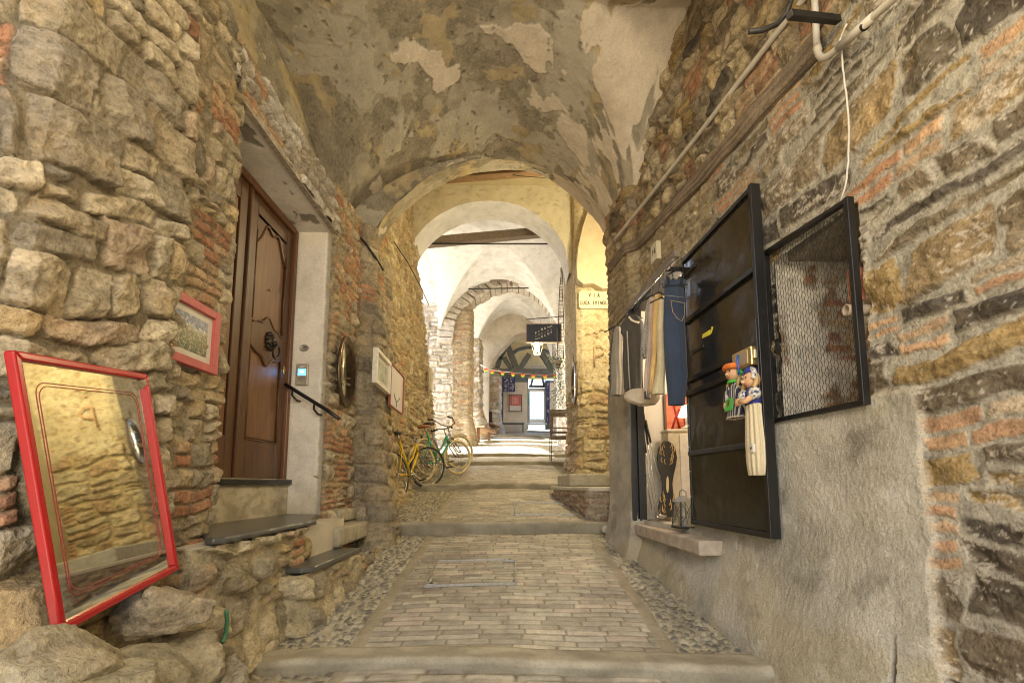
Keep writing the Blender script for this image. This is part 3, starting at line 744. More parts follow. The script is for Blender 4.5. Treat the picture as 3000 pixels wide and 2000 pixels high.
def arch_a():
    def fld(U, V):
        h, c = peel(U, V, V*0, 520, -.12+.35*sstep(.3, .9, U)); return h, c
    cv = [(-1.68, 2.45), (-1.62, 2.66), (-1.53, 2.86), (-1.40, 3.06), (-1.22, 3.24), (-.98, 3.43), (-.7, 3.58), (-.4, 3.67), (-.1, 3.71), (.2, 3.69), (.45, 3.57), (.68, 3.39), (.88, 3.2), (1.02, 3.03), (1.10, 2.88), (1.16, 2.72)]
    def sof(S, Yg):
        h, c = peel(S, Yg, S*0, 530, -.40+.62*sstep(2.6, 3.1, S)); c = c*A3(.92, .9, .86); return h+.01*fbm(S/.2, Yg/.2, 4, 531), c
    cv = [((x+.25)*1.05-.25, z+.16*(.3+.7*min(1, max(0, (z-2.7)/.8)))) for x, z in cv]
    return arch('arch', 5.28, 5.78, cv, -2.2, 2.0, 4.35, .012, fld, M_plas, 'first arch with patchy grey brown plaster at the end of the low vault', sof, 2.4, 1.045)
ARCH_A = arch_a()
m = MB(); a, b = aty(1030, 408, 5.86), aty(1295, 388, 5.86)
d = (b-a).normalized(); m.bar(a-d*.5+Vector((0, .06, .11)), b+d*.6+Vector((0, .06, .11)), .14, .22)
o = m.build('timber_lintel', pm('ochre_timber', (.24, .14, .06), .85, 0, .3, 14, .5, .01, sc=(1, 6, 6)), None, .008); tag(o, 'ochre timber lintel across the top of the first arch', 'beam')

# ---------------------------------------------------------------- second bay, lamp lit
def bay_b():
    Lw = Layout(0, 9, -1., 6.6, (.10, .2), (.14, .38), .06, .2, 55)
    def f(U, V, X, Y):
        return rubble(U, V, Lw, .010, .035, .028, PAL_Y, (.36, .28, .15), .04, .3, .025, -.002, tilt=.1)
    def off(U, V, X, Y): return -.06*np.clip(V-1, -.5, 4)+.25*sstep(.2, -.4, V)
    w = poly_wall('stone_wall', [(-1.76, 5.3), (-1.74, 10.75), (-1.80, 10.82), (-2.6, 10.9)], -.6, 6.4, lambda y: .016, .016, f, M_stone, None,
                  lambda U, V, X, Y: (Y < 10.82-.42*np.clip(V-1.2, 0, 9)-.10*np.sin(V*9)) | (V < .5), 1, off)
    tag(w, 'yellow lit rubble wall behind the bicycles with the two hanging pictures', 'stone wall')
    # right recess: pier with the street name
    Ls = Layout(0, 6, -.6, 6.6, (.12, .30), (.22, .6), .05, .2, 57)
    def fs(U, V, X, Y):
        h1, c1 = rubble(U, V, Ls, .012, .035, .03, PAL_Y, (.40, .32, .18), .04, .35, .03)
        hp, cp = plaster(U, V, 58, (.44, .375, .25), (.52, .455, .32), .5, .012, .003)
        chips = sstep(.2, .3, fbm(U/.12, V/.10, 4, 59)); cp = mix(cp, A3(.36, .27, .14)*np.ones_like(cp), chips*.7); hp = hp-.01*chips
        up = sstep(3.62, 3.68, V+.03*fbm(U/.2, V/.2, 3, 60)); hp2, c2 = plaster(U, V, 68, (.40, .33, .22), (.47, .40, .28), .6, .004, .001)
        hp = hp*(1-up)+(hp2+.012)*up; cp = mix(cp, c2, up)
        k = sstep(1.75, 1.95, V+.25*fbm(U/.3, V/.2, 3, 61))
        return h1*(1-k)+(hp+.03)*k, mix(c1, cp, k)
    def offs(U, V, X, Y): return .05*sstep(.75, .1, V)
    p = poly_wall('stone_pier', [(2.4, 8.74), (1.32, 8.74), (1.24, 8.80), (1.14, 9.75), (1.17, 9.85), (2.0, 9.95)], -.4, 6.4, lambda y: .012, .013, fs, M_stone, None, None, -1, offs)
    tag(p, 'pale stone and plaster pier that carries the street name plate', 'pier')
    m = MB(); m.box((2.3, 5.35, -1), (2.5, 8.9, 6.5)); m.box((-2.6, 5.95, 5.95), (2.5, 9.05, 6.3)); m.box((-2.6, 5.8, 4.4), (2.5, 5.95, 6.3)); m.build('bay_shell', pm('yellow_wash', (.50, .44, .30), .9, 0, .1, 3, .3, .005), p)
    q = [aty(x, y, 8.5) for x, y in ((1470, 425), (1385, 428), (1366, 450), (1350, 484), (1338, 520), (1328, 565), (1324, 610), (1326, 640), (1340, 652), (1362, 650), (1385, 662), (1470, 662))]
    MB().prism(q, (0, .22, 0)).build('side_arch', pm('smooth_cream_plaster', (.46, .39, .27), .9, 0, .12, 3, .3, .006), p, .012)
    # brick ledge in the corner
    root = empty('brick_ledge', (1.0, 6.0, -.3), 0, 'low brick ledge with stone coping in the corner under the street sign', 'ledge'); L = root.location
    Lk = Layout(0, 3, -1, .5, (.055, .07), (.2, .3), 0, 0, 63)
    def fk(U, V, X, Y): return rubble(U, V, Lk, .006, .014, .012, PAL_B*.62+.08, (.36, .31, .22), .012, .3, .012)
    o = poly_wall('brick_face', [(1.35, 5.66), (.92, 5.68), (.88, 5.72), (.62, 6.95), (.62, 7.2)], -.62, -.09, lambda y: .009, .009, fk, M_stone, root, None, -1); o.location = -L
    m = MB(); m.M = Matrix.Translation(-L); m.prism([(1.4, 5.64, -.092), (.90, 5.66, -.092), (.60, 7.0, -.092), (.60, 7.5, -.092), (1.6, 7.5, -.092)], (0, 0, .05)); m.build('coping', M_cream, root, .012)
    m = MB(); m.M = Matrix.Translation(-L); m.prism([(1.5, 6.45, -.04), (.78, 6.55, -.04), (.74, 7.8, -.04), (1.6, 7.8, -.04)], (0, 0, .17)); m.build('upper_step', pm('stone_coping', (.40, .36, .26), .9, 0, .2, 14, .5, .01), root, .02)
    rk = rock('stone', (1.03, 5.35, -.50), (.055, .05, .05), M_stone, None, 90, (.46, .42, .33), 0, 4); tag(rk, 'loose pale round stone at the foot of the brick ledge', 'stone')
    rk = rock('stone', (1.14, 5.12, -.53), (.04, .04, .045), M_stone, None, 91, (.42, .2, .1), 0, 4); tag(rk, 'small reddish stone at the corner of the plaster pilaster', 'stone')
bay_b()
def fy(U, V):
    h, c = plaster(U, V, 71, (.56, .52, .40), (.62, .58, .47), .8, .004, .001)
    k = sstep(.30, .36, fbm(U/.12, V/.1, 4, 72)); return h, mix(c, A3(.36, .30, .19)*np.ones_like(c), k*.6)
def fw(U, V): return plaster(U, V, 73, (.60, .59, .56), (.68, .67, .65), .9, .004, .001)
arch('arch', 9.0, 9.72, [(-2.1, 4.2), (-2.06, 4.5), (-1.93, 4.83), (-1.72, 5.10), (-1.45, 5.33), (-1.06, 5.53), (-.76, 5.6), (-.45, 5.62), (-.1, 5.59), (.2, 5.5), (.45, 5.36), (.68, 5.18), (.87, 4.97), (1.02, 4.72), (1.1, 4.4), (1.12, 4.1)],
     -2.6, 1.25, 6.1, .04, fy, M_plas, 'second arch under a yellow washed wall, lit by a hidden lamp', fw, 4.1)

# ---------------------------------------------------------------- third bay: white groin vault open to daylight on the left
def groin(name, x0, x1, y0, y1, zs, zc, res, label, ztop, fld=fw, sp=.62, left=None):
    xs = np.arange(x0, x1+res*.5, res); ys = np.arange(y0, y1+res*.5, res); X, Y = np.meshgrid(xs, ys, indexing='ij')
    a = 2*(X-(x0+x1)/2)/(x1-x0); b = 2*(Y-(y0+y1)/2)/(y1-y0)
    za = zs+(zc-zs)*np.clip(1-np.abs(a)**2.1, 0, 1)**sp; zb = zs+(zc-zs)*np.clip(1-np.abs(b)**2.1, 0, 1)**sp
    Z = np.maximum(za, zb); h, c = fld(X, Y+Z)
    st = sstep(.18, .4, fbm(X/.5, (Y+Z)/.5, 5, 77)); c = mix(c, c*A3(.80, .80, .76), st*.7)
    o = grid(name, np.stack([X, Y, Z-h], -1), c, M_plas, flip=True); tag(o, label, 'vault')
    m = MB(); m.box((x0-.4, y0-.1, zc+.06), (x1+.4, y1+.1, ztop)); m.build('roof_fill', M_white, o)
    return o
groin('vault', -2.45, 1.6, 9.7, 15.55, 4.7, 6.75, .035, 'bright white groin vault over the daylit middle bay', 7.4)
def bay_c():
    Lw = Layout(0, 9, -1, 8, (.14, .28), (.2, .5), .08, .2, 85)
    def f(U, V, X, Y): return rubble(U, V, Lw, .012, .05, .04, PAL_W, (.40, .36, .29), .03, .3, .03)
    w = poly_wall('stone_wall', [(1.5, 9.9), (1.56, 15.5)], -.2, 7.2, lambda y: .04, .04, f, M_far, None, None, -1)
    tag(w, 'pale wall on the right of the daylit bay behind the folding chair', 'stone wall')
    # the pier of the third arch, brick inside, sunlight put into the paler stone on its left
    Lp = Layout(0, 9, -1, 8, (.16, .3), (.3, .6), .0, .25, 86); Lq = Layout(0, 9, -1, 8, (.065, .09), (.2, .34), .0, .0, 87)
    def fp(U, V, X, Y):
        h1, c1 = rubble(U, V, Lp, .014, .05, .05, PAL_W, (.42, .38, .3), .03, .3, .03)
        h2, c2 = rubble(U, V, Lq, .006, .02, .02, np.concatenate([PAL_L, PAL_B[:2]*.9]), (.36, .29, .2), .02, .3, .016, tilt=.02)
        k = sstep(-1.98, -1.92, X); return h1*(1-k)+h2*k, mix(c1, c2, k)
    def off(U, V, X, Y): return .22*sstep(2.4, 1.1, V)*sstep(-1.7, -1.4, X)
    p = poly_wall('stone_pier', [(-3.3, 15.45), (-1.95, 15.5), (-1.45, 15.55), (-1.38, 15.62), (-1.36, 16.4), (-1.8, 16.5)], .9, 6.0, lambda y: .025, .025, fp, M_far, None, None, 1, off)
    tag(p, 'stone and brick pier beyond the bicycles, sunlit white on its left', 'pier')
    # ring of stone blocks
    root = empty('stone_arch', (-.22, 15.4, 5.), 0, 'arch ring of roughly cut grey stones beyond the white vault', 'arch'); L = root.location
    out = [(-2.50, 4.6), (-2.47, 5.45), (-2.22, 5.91), (-1.92, 6.25), (-1.573, 6.546), (-.914, 6.867), (-.252, 7.0), (.587, 6.82), (1.0, 6.55), (1.288, 6.226), (1.546, 5.68), (1.60, 4.6)]
    inn = [(-1.96, 4.6), (-1.90, 5.3), (-1.75, 5.65), (-1.56, 5.88), (-1.348, 6.089), (-.691, 6.5), (-.031, 6.684), (.63, 6.5), (.90, 6.27), (1.111, 6.043), (1.38, 5.6), (1.50, 4.6)]
    def sam(c, n):
        c = np.array(c); d = np.r_[0, np.cumsum(np.hypot(*np.diff(c, axis=0).T))]; s = np.linspace(0, d[-1], n); return np.stack([np.interp(s, d, c[:, 0]), np.interp(s, d, c[:, 1])], -1)
    n = 30; O, I = sam(out, n+1), sam(inn, n+1); m = MB(); m.M = Matrix.Translation(-L); rg = random.Random(4)
    for i in range(n):
        g = .06; a0, a1 = O[i]*(1-g)+O[i+1]*g, O[i+1]*(1-g)+O[i]*g; b0, b1 = I[i]*(1-g)+I[i+1]*g, I[i+1]*(1-g)+I[i]*g; y = 15.42-rg.uniform(0, .05)
        q = rg.uniform(-.03, .03)
        m.prism([(a0[0], y, a0[1]), (a1[0], y, a1[1]), (b1[0], y, b1[1]-q), (b0[0], y, b0[1]-q)], (0, .85, 0))
    m.build('voussoirs', pm('arch_stone', (.40, .36, .30), .9, 0, .3, 6, .6, .02), root, .03)
    m = MB(); m.M = Matrix.Translation(-L)
    for i in range(n): m.prism([(*O[i][:1], 15.5, O[i][1]), (O[i+1][0], 15.5, O[i+1][1]), (I[i+1][0]+0, 15.5, I[i+1][1]+.03), (I[i][0], 15.5, I[i][1]+.03)], (0, .7, 0))
    m.build('mortar_core', pm('mortar', (.20, .17, .13), .95, 0, .2, 20), root)
    # wall above the ring
    m = MB(); m.M = Matrix.Translation(-L)
    for i in range(n): m.add([(O[i][0], 15.6, O[i][1]), (O[i+1][0], 15.6, O[i+1][1]), (O[i+1][0], 15.6, 7.6), (O[i][0], 15.6, 7.6)], [(0, 1, 2, 3)])
    m.box((-3.4, 15.6, 4.5), (-2.4, 15.9, 7.6)); m.box((1.5, 15.6, .8), (2.6, 15.9, 7.6)); m.build('spandrel', M_white, root)
    # timber, tie rods
    M_tim = pm('grey_timber', (.20, .155, .115), .9, 0, .35, 9, .5, .01, sc=(.6, 8, 8))
    a, b = aty(548, 0, 1), 0
    P3 = lambda x, y, d: aty((x/2.614+1000)/1.2755, (y/2.614+400)/1.2755, d)
    a, b = P3(745, 805, 10.2), P3(1490, 738, 10.9); d = (b-a)
    o = MB().bar(a-d*.12, b+d*.12, .2, .19).build('wooden_beam', M_tim, None, .01); tag(o, 'weathered wooden beam slanting across the white vault behind the second arch', 'beam')
    a, b = P3(555, 820, 9.8), P3(1675, 822, 9.8)
    o = MB().tube([a, b], .018, 8).build('tie_rod', M_iron); tag(o, 'dark iron tie rod across the second arch', 'tie rod')
    a, b = P3(965, 1166, 15.3), P3(1555, 1158, 15.3); r = empty('tie_rod', a, 0, 'iron tie rod with a small pulley hung under the stone arch ring', 'tie rod')
    MB().tube([Vector((0, 0, 0)), b-a], .02, 6).build('rod', M_iron, r); q = P3(1300, 1130, 15.3)-a
    MB().ball(q, (.06, .06, .09), 8, 6).build('pulley', M_tim, r)
    o = MB().bar(P3(1050, 1085, 15.35), P3(1450, 1085, 15.35), .2, .2).build('timber_lintel', M_tim, None, .02); tag(o, 'brown timber lintel in the crown of the stone arch ring', 'beam')
    o = MB().bar(P3(1215, 1135, 16.3), P3(1400, 1132, 16.3), .2, .2).build('timber_lintel', M_tim, None, .02); tag(o, 'short dark timber seen just below the crown of the stone arch ring', 'beam')
bay_c()
# ---------------------------------------------------------------- beyond the stone arch
P4 = lambda x, y, d: aty((x/2.614+1000)/1.2755, (y/2.614+900)/1.2755, d)
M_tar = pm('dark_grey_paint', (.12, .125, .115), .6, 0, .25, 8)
M_board = pm('board_grey', (.60, .50, .37), .85, 0, .1, 3)
def fbeige(U, V): return plaster(U, V, 93, (.42, .37, .29), (.50, .45, .37), .8, .006, .001)
def far():
    groin('vault', -1.75, 1.75, 16.1, 20.2, 4.9, 7.35, .06, 'pale groin vault between the stone arch ring and the plaster arch', 7.9)
    Lw = Layout(0, 9, 0, 8, (.14, .26), (.2, .5), .25, .2, 95)
    def f(U, V, X, Y): return rubble(U, V, Lw, .012, .05, .04, np.concatenate([PAL_W, PAL_L[:3]]), (.38, .34, .27), .03, .3, .03)
    # sunlit pillar with a spreading foot
    def off(U, V, X, Y): return .35*sstep(3.2, 2.0, V)
    p = poly_wall('stone_pillar', [(-2.3, 18.5), (-1.75, 18.5), (-1.32, 18.52), (-1.28, 18.6), (-1.27, 20.0)], 1.4, 5.75, lambda y: .035, .035, f, M_far, None, None, 1, off)
    tag(p, 'sunlit pillar of white stone and brick with a spreading rubble foot', 'pillar')
    w = poly_wall('stone_wall', [(1.75, 16.1), (1.8, 19.9)], .8, 7.6, lambda y: .06, .06, f, M_far, None, None, -1); tag(w, 'pale far wall on the right behind the hanging sign', 'stone wall')
    cv = [(-1.36, 4.6), (-1.36, 5.0), (-1.22, 5.3), (-.88, 5.75), (-.60, 6.05), (-.04, 6.4), (.35, 6.52), (.64, 6.56), (1.0, 6.5), (1.5, 6.2), (1.8, 5.8), (1.95, 5.3), (2.0, 4.6)]
    arch('arch', 20.2, 21.0, [(x*1.0+.38*(1 if x < -.5 else .3), z) for x, z in cv], -2.6, 3.0, 8.0, .07, fbeige, M_plas, 'beige plaster arch in front of the timber framed arch', None, 4.0)
    mw = pm('beige_wash', (.42, .37, .29), .9, 0, .15, 3, .4, .01)
    for a, b, l in (((-3.2, 20.25, 1.6), (-1.0, 20.95, 4.7), 'left'), ((2.35, 20.25, 1.6), (3.4, 20.95, 4.7), 'right')): tag(MB().box(a, b).build('plaster_pier', mw), 'plain plastered %s hand support of the beige arch near the end of the alley' % l, 'pier')
    # timber framed arch
    root = empty('timber_arch', (.5, 22., 2.4), 0, 'dark painted timber frame filling the arch with fanned struts', 'timber frame'); L = root.location
    pts = [P4(x, y, 22.)-L for x, y in ((1190, 480), (1215, 390), (1260, 300), (1320, 235), (1380, 195), (1440, 180), (1520, 195), (1600, 250), (1660, 330), (1690, 420))]
    m = MB()
    for a, b in zip(pts[:-1], pts[1:]): d = (b-a).normalized()*.06; m.bar(a-d, b+d, .22, .2, (0, 1, 0))
    m.build('curved_rib', M_tar, root)
    def strut(a, b, w=.2, nm='strut'): MB().bar(P4(*a, 22.)-L, P4(*b, 22.)-L, w, w).build(nm, M_tar, root, .01)
    strut((1275, 300), (1350, 490), .27); strut((1440, 360), (1355, 490), .24); strut((1500, 300), (1620, 490), .26); strut((1245, 385), (1300, 470), .2)
    strut((1075, 500), (1700, 505), .34, 'tie_beam')
    strut((1080, 470), (1100, 740), .26, 'post'); strut((1165, 500), (1170, 700), .22, 'post'); strut((1080, 600), (1200, 610), .16, 'brace')
    # curved braces behind the frame
    q = [P4(x, y, 23.)-L for x, y in ((1290, 370), (1350, 325), (1430, 305), (1520, 315), (1620, 360))]
    m = MB()
    for a, b in zip(q[:-1], q[1:]): m.bar(a, b, .16, .14, (0, 1, 0))
    m.build('rear_rib', M_tar, root)
    # stone corner left of the timber
    s = poly_wall('stone_wall', [(-2.6, 21.6), (-.85, 21.7), (-.60, 21.8), (-.55, 24.0)], 1.9, 5.3, lambda y: .05, .05, f, M_far, None, None, 1, lambda U, V, X, Y: .2*sstep(3.2, 2.4, V))
    tag(s, 'rubble corner behind the timber posts at the far left', 'stone wall')
    # end wall, its doorway and daylight beyond
    d = 25.0
    x0, zt = P4(1425, 560, 24.), 0
    def pb(name, xa, xb, ya, yb, y, t, mat, label, cat, par=None):
        a, b = P4(xa, yb, y), P4(xb, ya, y); m = MB(); m.box((a.x, y, a.z), (b.x, y+t, b.z)); o = m.build(name, mat, par, .006)
        return tag(o, label, cat) if label else o
    wall = pb('plaster_wall', 1240, 1425, 573, 965, 24., .25, M_board, 'plain grey plaster wall with the red poster near the end of the alley', 'wall')
    pb('plaster_wall', 1600, 1760, 575, 960, 24., .25, M_board, 'plain grey plaster wall on the right with a wire trellis', 'wall')
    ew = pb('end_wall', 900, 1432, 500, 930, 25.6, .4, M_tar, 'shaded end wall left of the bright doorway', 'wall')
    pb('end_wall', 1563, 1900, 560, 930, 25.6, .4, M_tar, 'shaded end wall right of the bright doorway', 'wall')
    hw = pb('far_vault_wall', 800, 2000, 120, 545, 27.5, .3, pm('ochre_vault', (.42, .37, .24), .9, 0, .15, 2), 'ochre back wall seen through the timber arch', 'wall')
    a = pb('roller_box', 1405, 1585, 440, 470, 23.2, .2, pm('pale_box', (.5, .45, .36), .5), 'long pale box fixed on the timber beam under the arch', 'box')
    # white door surround, its steps
    M_wh = pm('white_stone', (.75, .73, .7), .8)
    root = empty('doorway', P4(1500, 890, 26.2), 0, 'white moulded doorway full of daylight at the end of the alley', 'doorway'); L = root.location
    def dp(nm, xa, xb, ya, yb, y, t):
        a, b = P4(xa, yb, y)-L, P4(xb, ya, y)-L; m = MB(); m.box((a.x, a.y, a.z), (b.x, a.y+t, b.z)); m.build(nm, M_wh, root, .01)
    dp('jamb', 1432, 1444, 640, 885, 26.0, .3); dp('jamb', 1553, 1566, 640, 885, 26.0, .3); dp('lintel', 1428, 1568, 618, 640, 25.95, .4)
    for i, (ya, yb) in enumerate(((853, 862), (868, 877), (884, 896))): dp('step', 1424-i*4, 1570+i*3, ya, yb, 26.1-i*.35, .34)
    for xa, ya, xb, yb in ((1466, 540, 1452, 604), (1540, 540, 1552, 604), (1436, 604, 1566, 606)): MB().bar(P4(xa, ya, 26.)-L, P4(xb, yb, 26.)-L, .09, .12).build('fanlight_bar', M_tar, root)
    # roof and left side added over the end section to shut out the sky
    m = MB(); m.box((-4, 20.9, 8.2), (5, 27.9, 8.6)); m.box((-4, 20.9, 1.), (-3.4, 27.9, 8.2)); o = m.build('end_cover', pm('dim_ochre', (.38, .33, .22), .9, 0, .15, 2)); tag(o, 'roof and left side added over the end of the alley to shut out the sky', 'house')
    # posters
    M_in = [pm('indigo_poster', (.035, .04, .13), .6), pm('violet_poster', (.06, .05, .13), .6)]; M_ink = pm('white_ink', (.55, .55, .5), .6)
    rg = random.Random(8)
    def poster(xa, xb, ya, yb, y, lab, mi):
        a, b = P4(xa, yb, y), P4(xb, ya, y); r = empty('poster', (a.x, y, a.z), 0, lab, 'poster', 'blue drawings at the end of the alley'); W, H = b.x-a.x, b.z-a.z
        m = MB(); m.box((0, -.02, 0), (W, 0, H)); m.build('sheet', M_in[mi], r)
        m = MB()
        for k in range(4):
            cx, cz, q = rg.uniform(.25, .75)*W, rg.uniform(.2, .8)*H, rg.uniform(.05, .16)*W; n = rg.randint(5, 9); ph = rg.uniform(0, 6)
            m.tube([(cx+q*math.cos(ph+t*rg.uniform(.7, 1.)), -.022, cz+q*1.6*math.sin(ph+t*.8)) for t in range(n)], .012, 5)
        dr = m.build('drawing', M_ink, r); dr['kind'] = 'stuff'
    g = [(1196, 1236), (1238, 1278), (1281, 1331)]
    for c, (xa, xb) in enumerate(g):
        for q, (ya, yb) in enumerate(((527, 586), (589, 647))):
            poster(xa, xb, ya, yb, 23.8, 'small indigo drawing, %s of the %s column in the block left of the red poster' % (('upper', 'lower')[q], ('left', 'middle', 'right')[c]), c % 2)
    for q, (ya, yb) in enumerate(((653, 710), (713, 775), (778, 845))):
        poster(1198, 1236, ya, yb, 23.8, 'narrow indigo drawing down the left edge of the grey wall, %s one of three' % ('top', 'middle', 'bottom')[q], q % 2)
    for q, (ya, yb) in enumerate(((560, 650), (655, 740), (745, 830), (833, 885))):
        poster(1570, 1594, ya, yb, 25.4, 'thin blue drawing right of the bright doorway, %s one of four' % ('top', 'second', 'third', 'bottom')[q], q % 2)
    a, b = P4(1286, 796, 23.95), P4(1381, 670, 23.95); r = empty('red_poster', (a.x, 23.95, a.z), 0, 'poster with a red grid of squares on the grey wall', 'poster'); W, H = b.x-a.x, b.z-a.z
    MB().box((0, -.02, 0), (W, .0, H)).build('sheet', pm('poster_paper', (.55, .50, .42), .6), r)
    m = MB(); rd = random.Random(3)
    mr = [pm('poster_red', (.50, .10, .08), .6), pm('poster_rose', (.55, .20, .17), .6)]
    for i in range(4):
        for j in range(5):
            m.m = 1 if 0 < i < 3 and 0 < j < 4 else 0
            m.box((W*(.05+.225*i), -.026, H*(.34+.125*j)), (W*(.05+.225*i+.21), -.02, H*(.34+.125*j+.115)))
    m.build('red_grid', mr, r)
    m = MB(); m.bar((0, -.03, 0), (W, -.03, 0), .02, .03); m.bar((0, -.03, H), (W, -.03, H), .02, .03); m.bar((0, -.03, 0), (0, -.03, H), .02, .03); m.bar((W, -.03, 0), (W, -.03, H), .02, .03); m.build('frame', M_iron, r)
    o = pb('green_panel', 1424, 1436, 655, 750, 25.5, .05, pm('green_sheet', (.05, .28, .14), .5), 'narrow green strip beside the bright doorway', 'panel')
    # benches
    M_wood = pm('worn_wood', (.23, .13, .065), .7, 0, .3, 8, .3, .01)
    def bench(y, xa, xb, zt, dep, label, mat):
        zb = zg(y); r = empty('bench', ((xa+xb)/2, y, zb), 0, label, 'bench', 'benches along the alley'); W = (xb-xa)/2; H = zt-zb
        m = MB(); m.box((-W, 0, H-.06), (W, dep, H)); m.build('seat', mat, r, .01)
        for sx in (-1, 1):
            for yy in (.03, dep-.09):
                m = MB(); m.box((sx*(W-.06)-.03, yy, 0), (sx*(W-.06)+.03, yy+.06, H-.06)); m.build('leg', mat, r)
    a = P4(1225, 885, 23.5); b = P4(1400, 885, 23.5); bench(23.3, a.x, b.x, a.z, .4, 'long dark bench in front of the grey plaster wall', M_tar)
    r = empty('bench', (-1.1, 16.9, zg(17.)), R(0), 'brown wooden bench by the foot of the sunlit pillar', 'bench', 'benches along the alley'); L = r.location
    a, b = P4(1050, 915, 16.8)-L, P4(1140, 960, 17.6)-L
    MB().bar(a, b, .5, .08).build('seat', M_wood, r, .01)
    for q in ((1050, 920, 1036, 16.75), (1132, 965, 1005, 17.5)):
        m = MB(); t = P4(q[0], q[1], q[3])-L; m.box((t.x-.05, t.y-.05, -.02), (t.x+.05, t.y+.05, t.z)); m.build('leg', M_wood, r)
    r = empty('wooden_chair', (-.55, 20.6, zg(20.6)), 0, 'old chair with a tilted seat between the pillar and the blue drawings', 'chair'); L = r.location
    a, b = P4(1120, 885, 20.4)-L, P4(1190, 920, 20.9)-L; MB().bar(a, b, .4, .05).build('seat', M_wood, r)
    a, b = P4(1130, 890, 20.6)-L, P4(1128, 800, 20.6)-L; MB().bar(a, b, .06, .3).build('backrest', M_iron, r)
    for q in ((1125, 890), (1185, 915)): t = P4(*q, 20.5)-L; MB().bar((t.x, t.y, -.02), t, .05, .05).build('leg', M_wood, r)
    # bunting
    r = empty('bunting', P4(1065, 440, 18.), 0, 'string of little rainbow pennants across the alley', 'bunting'); L = r.location
    ks = [(1065, 440), (1110, 466), (1155, 482), (1235, 492), (1315, 500), (1390, 508), (1470, 515), (1560, 517), (1640, 512)]
    q = [P4(*k, 18.-.5*i/8)-L for i, k in enumerate(ks)]
    MB().tube(q, .008, 5).build('string', pm('string', (.4, .36, .3)), r)
    cols = [(.55, .05, .03), (.7, .22, .02), (.75, .6, .05), (.06, .35, .08)]
    mats = [pm('pennant_%s' % n, c, .7) for n, c in zip(('red', 'orange', 'yellow', 'green'), cols)]
    for i in range(1, 9):
        c = q[i]-Vector((0, .01, 0)); m = MB()
        wd = .095
        for k in range(4):
            m.m = k; t0, t1 = 1-k*.16, 1-(k+1)*.16; z0, z1 = -k*.042, -(k+1)*.042
            m.prism([c+Vector((-wd*t0, 0, z0)), c+Vector((wd*t0, 0, z0)), c+Vector((wd*t1, 0, z1)), c+Vector((-wd*t1, 0, z1))], (0, .006, 0))
        m.build('pennant', mats, r)
    # club sign, lit lantern, ladder, hanging plant
    yS = 12.6
    r = empty('hanging_sign', P4(1548, 200, yS), 0, 'dark blue hanging sign reading PINAL SOCIAL CLUB', 'sign'); L = r.location
    a, b = P4(1415, 268, yS)-L, P4(1682, 130, yS)-L
    MB().box((a.x, -.03, a.z), (b.x, .03, b.z)).build('board', pm('sign_blue', (.040, .055, .10), .45), r)
    m = MB(); M_rim = pm('sign_rim', (.42, .30, .22), .5)
    for p, q in (((a.x, a.z), (b.x, a.z)), ((a.x, b.z), (b.x, b.z)), ((a.x, a.z), (a.x, b.z)), ((b.x, a.z), (b.x, b.z))): m.bar((p[0], 0, p[1]), (q[0], 0, q[1]), .075, .022)
    m.build('rim', M_rim, r)
    M_let = pm('sign_white', (.8, .8, .76), .5); M_letg = pm('sign_grey', (.30, .32, .32), .5)
    T0 = basis((0, -.034, 0), (1, 0, 0), (0, -1, 0))
    Q = lambda px, py: P4((px/6.534+1380-1000)*2.614, (py/6.534+900-900)*2.614, yS)-L
    for ch, x, y, mt in (('P', 1238, 500, 0), ('I', 1298, 470, 0), ('Ñ', 1356, 430, 0), ('A', 1414, 408, 0), ('S', 1242, 562, 1), ('O', 1302, 532, 1), ('C', 1356, 503, 1), ('I', 1416, 480, 1), ('A', 1474, 455, 1), ('L', 1534, 425, 1), ('C', 1356, 567, 0), ('L', 1416, 543, 0), ('U', 1476, 515, 0), ('B', 1536, 488, 0)):
        p = Q(x, y); text('lettering', ch, .075, (M_let, M_letg)[mt], r, Matrix.Translation((p.x, -.034, p.z)) @ T0.to_3x3().to_4x4(), .002, .0035)
    for x, y in ((1505, 382), (1275, 607)):
        p = Q(x, y); MB().tube([(p.x-.07+.02*k, -.034, p.z-.02+.0065*k+.012*math.sin(k*1.6)) for k in range(8)], .008, 6).build('wave', M_let, r)
    m = MB(); m.tube([P4(1415, 92, yS)-L, P4(1700, 70, yS)-L], .012, 6); m.build('support_bar', M_iron, r)
    for x, y0, y1 in ((1468, 86, 132), (1526, 82, 130)): MB().tube([P4(x, y0, yS)-L, P4(x, y1, yS)-L], .006, 5).build('hanger', M_rim, r)
    r = empty('lantern', P4(1500, 310, 13.0), 0, 'lit glass lantern under the blue sign', 'lantern'); L = r.location
    m = MB(); M_br = pm('lantern_frame', (.4, .36, .25), .4, .5)
    for k in range(6):
        an = k*math.pi/3; c, s = math.cos(an), math.sin(an); m.bar((c*.17, s*.17, .12), (c*.09, s*.09, -.18), .016, .016)
        c2, s2 = math.cos(an+math.pi/3), math.sin(an+math.pi/3); m.bar((c*.17, s*.17, .12), (c2*.17, s2*.17, .12), .016, .016); m.bar((c*.09, s*.09, -.18), (c2*.09, s2*.09, -.18), .014, .014)
    m.build('cage', M_br, r)
    MB().lathe([(.19, .12), (.12, .2), (.05, .24), (.02, .30)], n=6).build('cap', M_br, r)
    MB().ball((0, 0, .0), (.075, .075, .10)).build('bulb', emit('lit_bulb', (1., .86, .5), 14), r)
    MB().tube([(0, 0, .28), (.02, .02, .55)], .012, 6).build('stem', M_iron, r)
    r = empty('rope_ladder', P4(1675, 100, 11.3), 0, 'narrow metal ladder trellis hanging beside the blue sign', 'ladder'); L = r.location
